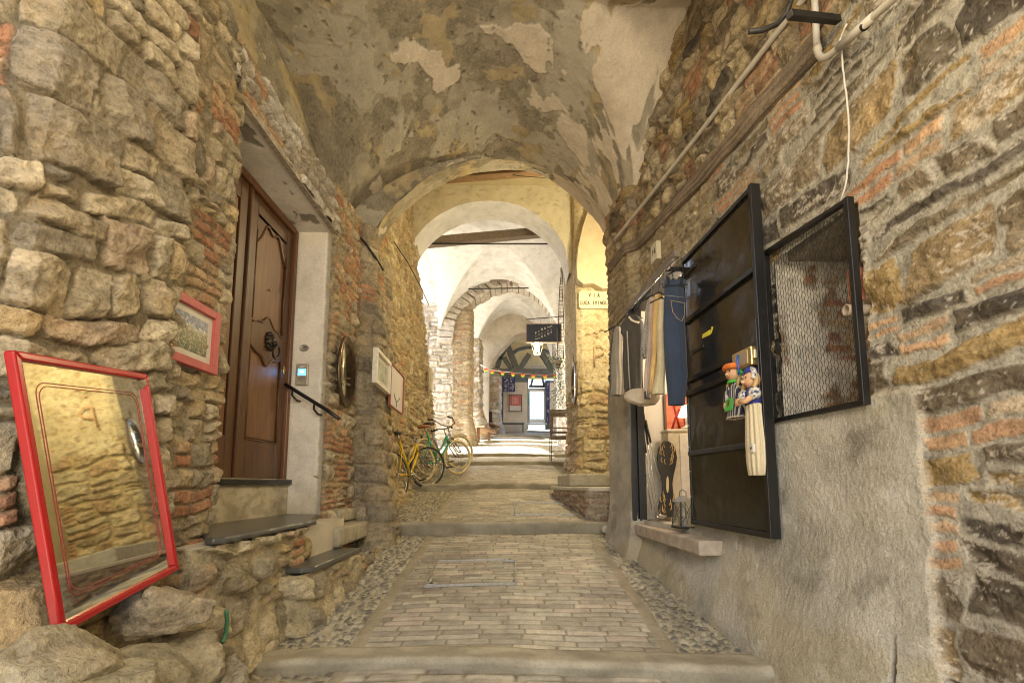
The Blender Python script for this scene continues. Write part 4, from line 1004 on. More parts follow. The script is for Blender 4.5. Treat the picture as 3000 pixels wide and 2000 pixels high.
    l0 = [P4(x, y, 11.3)-L for x, y in ((1690, -310), (1672, -150), (1664, 60), (1660, 260), (1650, 400))]; l1 = [P4(x, y, 11.3)-L for x, y in ((1697, -310), (1690, -150), (1702, 60), (1706, 260), (1700, 400))]
    for l in (l0, l1): MB().tube(l, .010, 6).build('rail', M_iron, r)
    m = MB()
    for k in range(30):
        t = k/29*.98; i = min(3, int(t*4)); u = t*4-i; m.tube([l0[i].lerp(l0[i+1], u), l1[i].lerp(l1[i+1], u)], .006, 5)
    ru = m.build('rungs', M_iron, r); ru['kind'] = 'stuff'
    r = empty('hanging_plant', P4(1655, 440, 11.2), 0, 'trailing green plant in a small white hanging pot', 'plant'); L = r.location
    MB().lathe([(.06, -.09), (.10, .09), (.105, .10), (.09, .09)], n=14).build('pot', pm('pot', (.5, .46, .38), .7), r)
    m = MB()
    for sx in (-1, 1): m.tube([(sx*.08, 0, .1), (0, 0, .42), (.0, 0, .9)], .006, 5)
    m.build('cord', pm('cord', (.4, .34, .25)), r)
    rg = random.Random(5)
    for nm, n, mt, cen in (('leaves', 420, (.05, .11, .04), 0), ('trailing_leaves', 420, (.05, .20, .095), 1)):
        m = MB()
        for k in range(n):
            if cen == 0: p = Vector((rg.gauss(-.02, .13), rg.gauss(0, .09), rg.gauss(.03, .12)))
            else:
                t = rg.random()**.8; p = Vector((.06+rg.gauss(0, .05+.03*t), rg.gauss(0, .05), -.12-1.0*t*rg.choice((1, .75, .9))))
                if rg.random() < .3: p.x -= .12*t+.05
            e = Vector((rg.uniform(-1, 1), rg.uniform(-1, 1), rg.uniform(-1, .4))).normalized()*rg.uniform(.028, .05); f = e.cross(Vector((rg.uniform(-1, 1), rg.uniform(-1, 1), 1))).normalized()*rg.uniform(.012, .02)
            m.add([p, p+e*.5+f, p+e, p+e*.5-f], [(0, 1, 2, 3)])
        m.build(nm, pm(nm, mt, .6, 0, .4, 30), r)
    # bistro table with a folded chair standing on it
    M_ch = pm('chair_wood', (.20, .15, .095), .65, 0, .3, 14, .2, .005)
    r = empty('folding_table', P4(1680, 1180, 10.95), 0, 'small folding garden table with thin iron legs at the right of the steps', 'table'); L = r.location
    zt = P4(1680, 990, 10.95).z-L.z; w2 = .26
    m = MB()
    for k in range(5): m.box((-w2, -.22+k*.09, zt-.04), (w2, -.22+k*.09+.075, zt))
    m.build('table_top', M_ch, r, .004)
    MB().box((-w2, -.235, zt-.09), (w2, -.222, zt-.026)).build('apron', M_ch, r)
    for sx in (-1, 1):
        for a, b in ((-.2, -.2), (.2, .2)): MB().bar((sx*(w2-.03), a, 0), (sx*(w2-.03), b, zt-.03), .018, .018).build('leg', M_iron, r)
    MB().bar((-w2+.03, -.2, .22), (w2-.03, -.2, .22), .012, .012).build('stretcher', M_iron, r)
    r = empty('folding_chair', P4(1680, 985, 10.95), 0, 'weathered wooden folding chair standing on the small garden table', 'chair'); L = r.location
    top = P4(1680, 795, 10.95).z-L.z
    for sx in (-1, 1):
        MB().bar((sx*.235, -.10, 0), (sx*.225, -.10, top), .035, .055).build('back_leg', M_ch, r, .003)
        MB().bar((sx*.20, .16, 0), (sx*.18, -.06, top*.86), .03, .04).build('front_leg', M_ch, r, .003)
    MB().box((-.27, -.125, top-.02), (.27, -.075, top+.02)).build('top_rail', M_ch, r, .004)
    m = MB(); m.box((-.21, -.115, top-.15), (.21, -.09, top-.03)); m.build('back_slat', M_ch, r)
    m = MB()
    for k in range(4): m.bar((-.2, -.07+.055*k, .17+.012*k), (.2, -.07+.055*k, .17+.012*k), .05, .014)
    m.build('seat', M_ch, r, .003)
    MB().box((-.22, -.11, .05), (.22, -.09, .10)).build('stretcher', M_ch, r)
    # wire trellis on the right wall
    r = empty('wire_trellis', P4(1680, 880, 23.9), 0, 'light wooden grid trellis on the far right plaster wall', 'trellis'); L = r.location; m = MB()
    for x in (1655, 1680, 1705): m.bar(P4(x, 690, 23.9)-L, P4(x, 880, 23.9)-L, .04, .03)
    for y in range(695, 885, 22): m.bar(P4(1650, y, 23.9)-L, P4(1710, y, 23.9)-L, .03, .03)
    m.build('slats', M_wood, r)
far()
# ---------------------------------------------------------------- things on the left
def wood(name, c1, c2, sc=(30, 30, 1.6), rough=.38, scale=1.):
    m, nt, bs = nodes(name); f = tex(nt, 1.*scale, 6, .65, sc=sc, dist=1.2); g = tex(nt, .9, 3, .5)
    c = mul(nt, rampn(nt, f, [(.25, c1), (.55, tuple((a+b)/2 for a, b in zip(c1, c2))), (.8, c2)]), rampn(nt, g, [(.3, (.75, .72, .68)), (.7, (1.15, 1.12, 1.05))]))
    nt.links.new(c, bs.inputs['Base Color']); bs.inputs['Roughness'].default_value = rough; bump(nt, bs, f, .12, .003); return m
M_dw = wood('walnut_door', (.060, .026, .011), (.165, .078, .030)); M_dl = wood('walnut_panel', (.105, .046, .017), (.27, .13, .05))
M_dr = wood('red_frame_wood', (.10, .042, .018), (.21, .09, .035))
M_brass = pm('brass', (.50, .36, .14), .3, .8, .15, 30); M_bronze = pm('dark_bronze', (.035, .028, .02), .35, .6, .3, 40)
M_mirror = pm('mirror_glass', (.86, .88, .82), .025, 1., .01, 3)
M_red = pm('red_lacquer', (.36, .008, .010), .25, 0, .08, 8, spec=.6)

def left_props():
    # front door: plane x=-2, two leaves, seen along the alley
    root = empty('front_door', (-2.0, 3.5, .035), 0, 'tall dark walnut door with a carved panel and a lion knocker in the left recess', 'door'); L = root.location
    yL, yR, H = 2.86, 4.215, 2.285
    m = MB(); m.box((-.10, yL-L.y-.1, 0), (-.02, 2.93-L.y, H)); m.box((-.08, 4.165-L.y, 0), (.02, yR-L.y, H)); m.box((-.08, yL-L.y, H-.05), (.018, 4.165-L.y, H+.01))
    m.build('frame', M_dr, root, .006)
    def leaf(y0, y1, arched):
        a, b = y0-L.y, y1-L.y; lf = MB(); lf.box((-.08, a, .0), (-.03, b, H-.055)); o = lf.build('door_leaf', M_dw, root, .004)
        sw = .10
        s = MB()
        for ya, yb in ((a, a+sw), (b-sw, b)): s.box((-.03, ya, .0), (-.008, yb, H-.055))
        s.box((-.03, a+sw, 0), (-.009, b-sw, .30)); s.box((-.03, a+sw, H-.22), (-.009, b-sw, H-.055)); s.build('stile', M_dw, o, .006)
        return o, a+sw, b-sw
    o, a, b = leaf(2.95, 3.43, False)
    m = MB(); m.box((-.03, a+.01, .31), (-.018, b-.01, 2.06)); m.build('panel', M_dl, o, .008)
    o, a, b = leaf(3.475, 4.16, True)
    m = MB(); m.box((-.03, 3.435-L.y, 0), (.012, 3.475-L.y, H-.06)); m.build('cover_strip', M_dw, root, .008)
    # field panels and the serpentine middle rail
    m = MB(); m.box((-.031, a+.012, .315), (-.019, b-.012, 2.05)); m.build('panel', M_dl, o, .012)
    cy, hw = (a+b)/2, (b-a)/2
    def serp(z0, up, nm):
        n = 24; t = np.linspace(-1, 1, n); pts = []
        for q in t: pts.append((cy+hw*q, z0+up*(.085*math.exp(-(q*2.0)**2)+.016*math.cos(q*9)*math.exp(-q*q))))
        return pts
    lo, hi = serp(1.02, -1, ''), serp(1.22, 1, '')
    pl = [(-.03, y, z) for y, z in lo]+[(-.03, y, z) for y, z in hi[::-1]]
    MB().prism(pl, (.022, 0, 0)).build('middle_rail', M_dw, o, .004)
    for s in (lo, hi): MB().tube([(-.008, y, z) for y, z in s], .010, 6).build('carved_moulding', M_dw, o)
    tp = [(cy+hw*q, 2.06-.20*abs(q)**2.2-.03*math.cos(q*8)) for q in np.linspace(-1, 1, 22)]
    MB().prism([(-.03, y, z) for y, z in tp]+[(-.03, b, 2.10), (-.03, a, 2.10)], (.021, 0, 0)).build('top_rail', M_dw, o, .004)
    MB().tube([(-.008, y, z) for y, z in tp], .010, 6).build('carved_moulding', M_dw, o)
    for yy in (a, b): MB().tube([(-.01, yy, .30), (-.01, yy, 1.0)], .009, 6).build('panel_bead', M_dw, o); MB().tube([(-.01, yy, 1.24), (-.01, yy, 1.95)], .009, 6).build('panel_bead', M_dw, o)
    MB().tube([(-.01, a, .30), (-.01, b, .30)], .009, 6).build('panel_bead', M_dw, o)
    # knocker: lion head with a ring
    k = MB(); c = Vector((.0, cy+.03, 1.13)); k.ball(c, (.05, .055, .065)); k.ball(c+Vector((.04, 0, -.02)), (.03, .028, .026), 10, 7)
    for i in range(11):
        an = i*2*math.pi/11; k.ball(c+Vector((.0, .055*math.cos(an), .062*math.sin(an))), (.025, .02, .02), 8, 5)
    kn = k.build('knocker', M_bronze, o)
    MB().tube([c+Vector((.055+.01*math.sin(t), .05*math.cos(t), -.035-.055+.05*math.sin(t))) for t in np.linspace(0, 2*math.pi, 20)[:-1]], .008, 8, closed=True).build('ring', M_bronze, kn)
    MB().tube([(-.012, cy+.0, 1.56), (.002, cy, 1.56)], .009, 10).build('spyhole', M_brass, o)
    p = MB(); p.M = basis((-.006, b+.055, .95), (0, 1, 0), (1, 0, 0)); p.lathe([(.026, 0), (.026, .004), (.02, .006)], n=18, sx=.75, sy=1.6); p.lathe([(.011, .006), (.011, .014)], (0, .008, 0), 10); p.build('lock_plate', M_brass, o)
    hm = MB(); y0 = 3.06-L.y; hm.box((-.01, y0, .38), (.035, y0+.018, .50)); hm.build('latch', pm('worn_steel', (.3, .27, .2), .5, .6), root)
    o = MB().box((-2.12, 2.80, -.012), (-1.945, 4.265, .033)).build('door_sill', M_slateE, None, .006); tag(o, 'thin black stone threshold under the walnut door', 'door sill')
    # slate slabs of the stair
    m = MB(); z = -.30
    m.prism([(-2.0, 2.66, z), (-1.62, 2.58, z), (-1.51, 2.39, z), (-1.46, 2.375, z), (-1.425, 2.42, z), (-1.43, 3.56, z), (-1.5, 3.60, z), (-1.68, 4.23, z), (-2.0, 4.24, z)], (0, 0, .036)); o = m.build('slate_slab', M_slate, None, .014, 4)
    tag(o, 'large dark slate landing slab below the walnut door', 'stone slab')
    o = MB().prism([(-1.75, 3.12, -.575), (-1.345, 3.14, -.575), (-1.285, 3.2, -.575), (-1.275, 4.12, -.575), (-1.75, 4.14, -.575)], (0, 0, .038)).build('slate_slab', M_slate, None, .010, 3); tag(o, 'smaller greenish slate step slab at the foot of the stair', 'stone slab')
    M_step = pm('step_stone', (.35, .31, .22), .85, 0, .25, 12, .6, .015)
    o = MB().box((-1.9, 4.02, -.535), (-1.43, 5.0, -.365), .012).build('stone_step', M_step, None, .03, 3); tag(o, 'rough pale stone step behind the smaller slate slab', 'step')
    o = MB().box((-1.9, 4.42, -.365), (-1.58, 5.05, -.245), .012).build('stone_step', M_step, None, .03, 3); tag(o, 'upper stone step against the pier below the oval mirror', 'step')
    # handrail
    pts = [aty(655, 882, 4.10), aty(700, 910, 4.10), aty(752, 942, 4.10), aty(779, 961, 4.06)]
    root = empty('handrail', pts[0], 0, 'short black iron handrail sloping down the white door jamb', 'handrail'); L = root.location
    MB().tube([p-L for p in pts], .017, 10).build('rail', M_black, root)
    for px, py in ((672, 893), (722, 925)):
        p = aty(px, py, 4.10)-L; MB().tube([p, p+Vector((-.015, .03, -.05)), p+Vector((.0, .09, -.085)), p+Vector((.01, .14, -.085))], .009, 8).build('bracket', M_black, root)
    # intercom and oval plaque on the jamb (plane y = 4.235)
    yj = 4.236
    def jam(px, py): return aty(px, py, yj)
    a, b = jam(680, 885), jam(711, 836); root = empty('intercom', (a+b)/2, 0, 'metal door intercom with a lit blue screen on the white jamb', 'intercom'); w2, h2 = (b.x-a.x)/2, (b.z-a.z)/2
    MB().box((-w2, -.022, -h2), (w2, .0, h2)).build('case', pm('satin_metal', (.48, .42, .34), .35, .5), root, .008, 3)
    MB().box((-w2*.62, -.024, -h2*.1), (w2*.62, -.02, h2*.48)).build('screen', emit('blue_screen', (.05, .35, 1.), 1.1), root, .004)
    m = MB(); m.M = basis((0, -.024, h2*.26), (1, 0, 0), (0, -1, 0)); m.lathe([(w2*.26, 0), (w2*.26, .003)], n=16); m.build('button', emit('blue_button', (.2, .7, 1.), 1.6), root)
    m = MB()
    for i in range(6):
        for j in range(4): m.box((-w2*.5+i*w2*.18, -.0235, -h2*.6+j*h2*.11), (-w2*.5+i*w2*.18+.004, -.021, -h2*.6+j*h2*.11+.004))
    o = m.build('speaker_holes', M_iron, root); o['kind'] = 'stuff'
    m = MB(); m.M = basis((0, -.022, h2*.7), (1, 0, 0), (0, -1, 0)); m.lathe([(w2*.55, 0), (w2*.5, .003)], n=18, sy=.25); m.build('visor', M_white, root)
    o = empty('wall_plaque', jam(699, 799), 0, 'small oval grey plaque above the intercom', 'plaque')
    m = MB(); m.M = basis((0, 0, 0), (1, 0, 0), (0, -1, 0)); m.lathe([(.042, 0), (.042, .006), (.036, .01), (.034, .006)], n=28, sy=.72); m.build('disc', pm('pewter', (.36, .33, .27), .5, .3), o)
    m = MB(); m.M = basis((0, -.007, 0), (1, 0, 0), (0, -1, 0))
    for y in (.008, -.004): m.box((-.02, y, 0), (.02, y+.003, .001))
    m.build('engraving', M_iron, o)
    # red framed mirror leaning on the boulders
    bl = Vector((-1.305, 1.437, -.418)); e1 = Vector((.0930, -.5975, -.0710))*-1; tl = Vector((-1.414, 1.322, .362)); e2 = tl-bl
    W = e1.length; Hh = e2.length; e1.normalize(); n = e1.cross(e2).normalized()
    if n.x < 0: n = -n
    T = basis(bl, e1, n); root = empty('mirror', bl, 0, 'large leaning mirror in a glossy red frame with a fine red border line', 'mirror'); T.translation = (0, 0, 0)
    fw = .022
    def fr(nm, a, b):
        m = MB(); m.M = T; (x0, y0), (x1, y1) = a, b; q = .0125; hz = y0 == y1     # mitred moulding
        s = (1 if y0 < Hh/2 else -1) if hz else (1 if x0 < W/2 else -1)
        if hz: o_ = [(x0-q+q, y0-s*q), (x1, y0-s*q), (x1-2*q, y0+s*q), (x0+2*q, y0+s*q)]
        else: o_ = [(x0-s*q, y0), (x0-s*q, y1), (x0+s*q, y1-2*q), (x0+s*q, y0+2*q)]
        m.prism([(*p, -.02) for p in o_], (0, 0, .03)); return m.build(nm, M_red, root, .006, 3)
    m = MB(); m.M = T; m.box((.0, .0, -.02), (W, Hh, -.012)); m.build('backing', M_iron, root)
    m = MB(); m.M = T; m.box((.012, .012, -.012), (W-.012, Hh-.012, -.006)); m.build('glass', M_mirror, root)
    for a, b in (((0, -.0125), (0, Hh+.0125)), ((W, -.0125), (W, Hh+.0125)), ((-.0125, 0), (W+.0125, 0)), ((-.0125, Hh), (W+.0125, Hh))): fr('frame', a, b)
    def rr(x0, y0, x1, y1, r):
        p = []
        for cx, cy2, a0 in ((x1-r, y1-r, 0), (x0+r, y1-r, 90), (x0+r, y0+r, 180), (x1-r, y0+r, 270)):
            p += [(cx+r*math.cos(R(a0+t)), cy2+r*math.sin(R(a0+t)), -.0055) for t in range(0, 91, 15)]
        return p
    for q in (.060, .070):
        m = MB(); m.M = T; m.tube(rr(q, q+.01, W-q, Hh-q-.01, .04), .0014, 4, closed=True); m.build('border_line', pm('red_line', (.25, .03, .02), .5), root)
    # picture frames
    def picture(name, bl, br, tl, fwid, dep, mf, mat_w, label, art, glass=None, matcol=(.56, .52, .42)):
        bl, br, tl = map(Vector, (bl, br, tl)); e1 = br-bl; e2 = tl-bl; W, H = e1.length, e2.length; e1.normalize(); n = e1.cross(e2).normalized()
        T = basis((0, 0, 0), e1, n); root = empty(name, bl, 0, label, 'picture')
        f = MB(); f.M = T
        for a, b in (((0, 0), (fwid, H)), ((W-fwid, 0), (W, H)), ((fwid, 0), (W-fwid, fwid)), ((fwid, H-fwid), (W-fwid, H))): f.box((*a, -dep), (*b, 0))
        f.build('frame', mf, root, .003)
        m = MB(); m.M = T; m.box((fwid*.9, fwid*.9, -dep*.75), (W-fwid*.9, H-fwid*.9, -dep*.6)); m.build('mount', pm(name+'_mount', matcol, .8, 0, .04), root)
        a = MB(); a.M = T; q = fwid+mat_w; a.box((q, q*1.0, -dep*.6), (W-q, H-q, -dep*.6+.002)); a.build('artwork', art, root)
        return root, T, W, H
    # floral landscape, loose dabs
    m, nt, bs = nodes('garden_painting'); tc = nt.nodes.new('ShaderNodeTexCoord'); sp = nt.nodes.new('ShaderNodeSeparateXYZ'); nt.links.new(tc.outputs['Generated'], sp.inputs[0])
    n1 = tex(nt, 26, 5, .7); n2 = tex(nt, 70, 3, .7)
    ad = nt.nodes.new('ShaderNodeMath'); ad.operation = 'MULTIPLY_ADD'; ad.inputs[1].default_value = .55; nt.links.new(n1, ad.inputs[0]); nt.links.new(sp.outputs['Z'], ad.inputs[2])
    c1 = rampn(nt, ad.outputs[0], [(.25, (.05, .07, .03)), (.5, (.13, .14, .06)), (.85, (.20, .20, .10)), (1., (.22, .24, .22)), (1.18, (.16, .19, .22)), (1.3, (.42, .42, .36))])
    c2 = rampn(nt, n2, [(.5, (0, 0, 0)), (.62, (.42, .30, .28))])
    bs.inputs['Roughness'].default_value = .5
    nt.links.new(mul(nt, c1, c2, .7, 'ADD'), bs.inputs['Base Color'])
    x = -1.575
    picture('flower_picture', atx(372, 815, x), atx(500, 862, x), atx(385, 650, x), .042, .035, pm('faded_red_wood', (.40, .085, .075), .55, 0, .15, 16), .035, 'garden painting in a faded red wooden frame beside the walnut door', m)
    sk = pm('pale_drawing', (.34, .36, .27), .6, 0, .35, 9, col2=(.50, .50, .40))
    a, b, c = atx(865, 878, -1.335), atx(897, 906, -1.335), atx(861, 793, -1.335)
    picture('white_picture', a, b, c, .035, .05, pm('white_frame', (.66, .61, .50), .5), .05, 'small drawing in a deep white frame hung on the pier edge above the bicycles', sk)
    x = -1.36; a, b, c = atx(897, 929, x), atx(927, 953, x), atx(899, 830, x)
    r, T, W, H = picture('thin_red_picture', a, b, c, .012, .03, pm('thin_red', (.34, .10, .085), .4), .01, 'pale sheet in a thin red frame right of the white framed drawing', pm('rose_sheet', (.55, .49, .40), .35, 0, .06, 4))
    m = MB(); m.M = T; m.tube([(W*.5, H*.08, -.015), (W*.5, H*.2, -.015), (W*.32, H*.3, -.015), (W*.3, H*.36, -.015)], .005, 5); m.tube([(W*.5, H*.2, -.015), (W*.68, H*.3, -.015), (W*.7, H*.36, -.015)], .005, 5); m.build('line_drawing', M_iron, r)
    # oval mirror
    c = Vector((-1.625, 4.56, 1.078)); root = empty('oval_mirror', c, 0, 'oval mirror in a moulded dark bronze frame between the door jamb and the pier', 'mirror')
    T = basis((0, 0, 0), (-.06, 1, 0), (1, .06, 0))
    m = MB(); m.M = T; m.lathe([(.20, .0), (.218, .012), (.215, .03), (.20, .034), (.188, .026), (.178, .03), (.165, .022), (.155, .008)], n=44, sx=1.28, sy=1.62); m.build('frame', pm('bronze_frame', (.14, .095, .06), .25, .7, .3, 20), root)
    m = MB(); m.M = T; m.lathe([(.157, .008), (.157, .0095)], n=44, sx=1.28, sy=1.62); m.build('glass', M_mirror, root)
    # green hose stub
    m = MB(); q = [atx(*k, -1.33) for k in ((520, 1400), (522, 1425), (519, 1455), (508, 1480))]
    s = []
    for i in range(3):
        for t in range(7): s.append(q[i].lerp(q[i+1], t/7))
    m.tube(s, [.009+.0018*(i % 2) for i in range(len(s))], 8); o = m.build('hose', pm('green_hose', (.06, .20, .10), .5)); tag(o, 'short green corrugated hose sticking out beside the boulders', 'hose')
    a = MB(); a.box((-1.70, 9.6, 1.9), (-1.66, 9.85, 2.35)); o = a.build('paper_notice', M_cream); tag(o, 'small pale notice fixed near the end of the yellow lit wall', 'notice')
    for nm, pts, rad, lab in (('cable', [(806, 528, 4.96), (820, 540, 4.94), (838, 556, 4.94), (850, 574, 4.95), (862, 590, 5.0), (872, 606, 5.2), (880, 620, 5.3)], .012, 'thick dark cable bending over the top of the left pier at the arch'),
                              ('cable', [(905, 556, 7.2), (935, 600, 7.7), (962, 650, 8.3), (985, 700, 9.0)], .009, 'thin dark cable sagging along the yellow lit wall under the second arch'),
                              ('wire', [(1150, 395, 5.9), (1190, 404, 5.9), (1240, 408, 5.9), (1290, 407, 5.95)], .004, 'fine wire drooping under the ochre timber lintel')):
        o = MB().tube([aty(*p) for p in pts], rad, 6).build(nm, M_iron); tag(o, lab, nm)
left_props()

# ---------------------------------------------------------------- bicycles
M_tyre = pm('black_tyre', (.035, .033, .03), .8, 0, .2, 30); M_ctyre = pm('cream_tyre', (.55, .44, .22), .7); M_chr = pm('chrome', (.52, .50, .46), .25, .85, .1, 20); M_sad = pm('black_vinyl', (.02, .02, .02), .45); M_tan = pm('tan_leather', (.25, .11, .04), .5)
def bicycle(rear, head, lean, steer, rad, paint, tyre, saddle, label, bars='flat', step=False, fender=None, fork=None):
    """rear = ground point of the rear wheel, head = heading angle; wheelbase 1.02 m"""
    root = empty('bicycle', rear, 0, label, 'bicycle', 'bicycles against the yellow lit wall')
    root.rotation_euler = (lean, head[1], head[0])
    wb = 1.02*rad/.34; r = rad
    def wheel(parent, c, steerM=None):
        w = MB(); M = Matrix.Translation(c) @ (steerM or Matrix())
        w.M = M; w.tube([(r*.955*math.cos(t), 0, r*.955*math.sin(t)) for t in np.linspace(0, 2*math.pi, 41)[:-1]], .021 if tyre is M_ctyre else .019, 8, closed=True)
        o = w.build('tyre', tyre, parent)
        k = MB(); k.M = M; k.tube([(r*.885*math.cos(t), 0, r*.885*math.sin(t)) for t in np.linspace(0, 2*math.pi, 41)[:-1]], .009, 6, closed=True)
        for i in range(22):
            t = 2*math.pi*i/22; s = .02*(1 if i % 2 else -1); k.tube([(.02*math.cos(t+.6), s, .02*math.sin(t+.6)), (r*.88*math.cos(t), 0, r*.88*math.sin(t))], .0016, 4, False)
        k.tube([(0, -.05, 0), (0, .05, 0)], .014, 8); k.build('rim', M_chr, o)
        return o
    rw = (0, 0, r); bb = (.42*wb, 0, r*.84); seat = (.27*wb, 0, r+.48); hd = (.80*wb, 0, r+.40); hdl = (.835*wb, 0, r+.28); fw = (wb, 0, r)
    wheel(root, rw)
    f = MB(); t = .0165
    top = (.33*wb, 0, r+.28) if step else (.30*wb, 0, r+.38)
    f.tube([bb, seat], t, 8); f.tube([hdl, bb], t*1.15, 8); f.tube([hd, top] if not step else [hd, ((hd[0]+bb[0])/2, 0, r+.20), (.38*wb, 0, r+.10)], t, 8); f.tube([hd, hdl], t*1.25, 8)
    for s in (-.045, .045):
        f.tube([(0, s, r), (bb[0]-.05, s*.6, bb[2])], .009, 6); f.tube([(0, s, r), (seat[0]+.02, s*.3, seat[2]-.11)], .008, 6)
    f.build('frame', paint, root)
    S = Matrix.Translation(hd) @ Matrix.Rotation(-.30, 4, 'Y') @ Matrix.Rotation(steer, 4, 'Z') @ Matrix.Rotation(.30, 4, 'Y') @ Matrix.Translation((-hd[0], 0, -hd[2]))
    wheel(root, (0, 0, 0), S @ Matrix.Translation(fw))
    k = MB(); k.M = S
    for s in (-.05, .05): k.tube([(hdl[0]+.01, s*.7, hdl[2]), (hdl[0]+.05, s, hdl[2]-.1), (fw[0], s, fw[2])], .011, 8)
    k.bar((hdl[0]+.01, -.05, hdl[2]), (hdl[0]+.01, .05, hdl[2]), .03, .03); k.build('fork', fork or M_chr, root)
    st = (hd[0]-.03, 0, hd[2]+.13)
    h = MB(); h.M = S; h.tube([hd, st], .012, 8)
    if bars == 'flat': hb = [(st[0]-.06, -.31, st[2]+.0), (st[0]+.02, -.2, st[2]+.02), (st[0]+.05, -.05, st[2]+.01), (st[0]+.05, .05, st[2]+.01), (st[0]+.02, .2, st[2]+.02), (st[0]-.06, .31, st[2])]
    else: hb = [(st[0]-.22, -.33, st[2]+.18), (st[0]-.10, -.30, st[2]+.16), (st[0]+.02, -.22, st[2]+.05), (st[0]+.05, -.05, st[2]), (st[0]+.05, .05, st[2]), (st[0]+.02, .22, st[2]+.05), (st[0]-.10, .30, st[2]+.16), (st[0]-.22, .33, st[2]+.18)]
    h.tube(hb, .0115, 8); hh = h.build('handlebar', M_chr if bars == 'flat' else pm('rust_bar', (.13, .06, .045), .4, .3), root)
    for a, b in ((hb[0], hb[1]), (hb[-1], hb[-2])):
        g = MB(); g.M = S; g.tube([a, tuple(a[i]+(b[i]-a[i])*.9 for i in range(3))], .019, 8); g.build('grip', M_sad, hh)
    s = MB(); s.tube([seat, (seat[0]-.03, 0, seat[2]+.10)], .012, 8); s.build('seat_post', M_chr, root)
    sx, sz = seat[0]-.03, seat[2]+.12
    s = MB(); s.ball((sx-.07, 0, sz), (.085, .085, .032), 14, 8); s.ball((sx+.05, 0, sz), (.12, .035, .026), 14, 8); s.build('saddle', saddle, root)
    c = MB(); c.tube([(bb[0], -.07, bb[2]), (bb[0], .07, bb[2])], .018, 8)
    c.tube([(bb[0]+.085*math.cos(q), -.055, bb[2]+.085*math.sin(q)) for q in np.linspace(0, 2*math.pi, 21)[:-1]], .006, 5, closed=True)
    c.tube([(bb[0], -.065, bb[2]), (bb[0]+.12, -.075, bb[2]-.11)], .010, 6); c.tube([(bb[0], .065, bb[2]), (bb[0]-.12, .075, bb[2]+.11)], .010, 6)
    c.tube([(bb[0], -.052, bb[2]+.085), (0, -.045, r+.035)], .004, 4); c.tube([(bb[0], -.052, bb[2]-.085), (0, -.045, r-.035)], .004, 4)
    ck = c.build('crankset', M_chr, root)
    for q, y in ((1, -.13), (-1, .13)): MB().box((bb[0]+.12*q-.045, y-.04, bb[2]-.11*q-.012), (bb[0]+.12*q+.045, y+.04, bb[2]-.11*q+.012)).build('pedal', M_sad, ck)
    if fender:
        for cen, MM, a0, a1 in ((rw, Matrix(), .25, 2.7), (fw, S, .9, 2.5)):
            g = MB(); g.M = MM; N = 18; vs = []; fs = []
            for i in range(N):
                q = a0+(a1-a0)*i/(N-1)
                for y, d in ((-.03, .01), (-.015, .022), (.015, .022), (.03, .01)): vs.append((cen[0]+(r+.008+d)*math.cos(q), y, cen[2]+(r+.008+d)*math.sin(q)))
            for i in range(N-1):
                for j in range(3): fs.append((i*4+j, i*4+j+1, i*4+5+j, i*4+4+j))
            g.add(vs, fs, True); g.build('mudguard', fender, root)
    return root
bicycle((-1.60, 6.95, zg(6.95)+.02), (R(76), 0), R(-9), R(-34), .335, pm('yellow_paint', (.62, .42, .015), .3), M_tyre, M_sad, 'yellow bicycle nearest the pier with a black tyred front wheel turned out', 'flat', True, None, pm('grey_fork', (.2, .19, .16), .4, .4)).rotation_euler.y = R(-8)
bicycle((-1.44, 7.98, zg(8.1)+.01), (R(58), 0), R(-8), R(-14), .31, pm('green_paint', (.02, .26, .13), .3), M_ctyre, M_tan, 'green cruiser bicycle with cream tyres and a tan saddle behind the yellow one', 'flat', True).rotation_euler.y = R(-8)
bicycle((-1.50, 8.75, zg(8.9)+.0), (R(62), 0), R(-7), R(-18), .345, pm('lilac_paint', (.36, .34, .38), .35, .2), M_ctyre, M_sad, 'grey lilac cruiser bicycle with raised handlebars, farthest of the three', 'high', True, pm('pale_mudguard', (.55, .54, .52), .3, .3), pm('plum_fork', (.10, .075, .10), .35)).rotation_euler.y = R(-8)
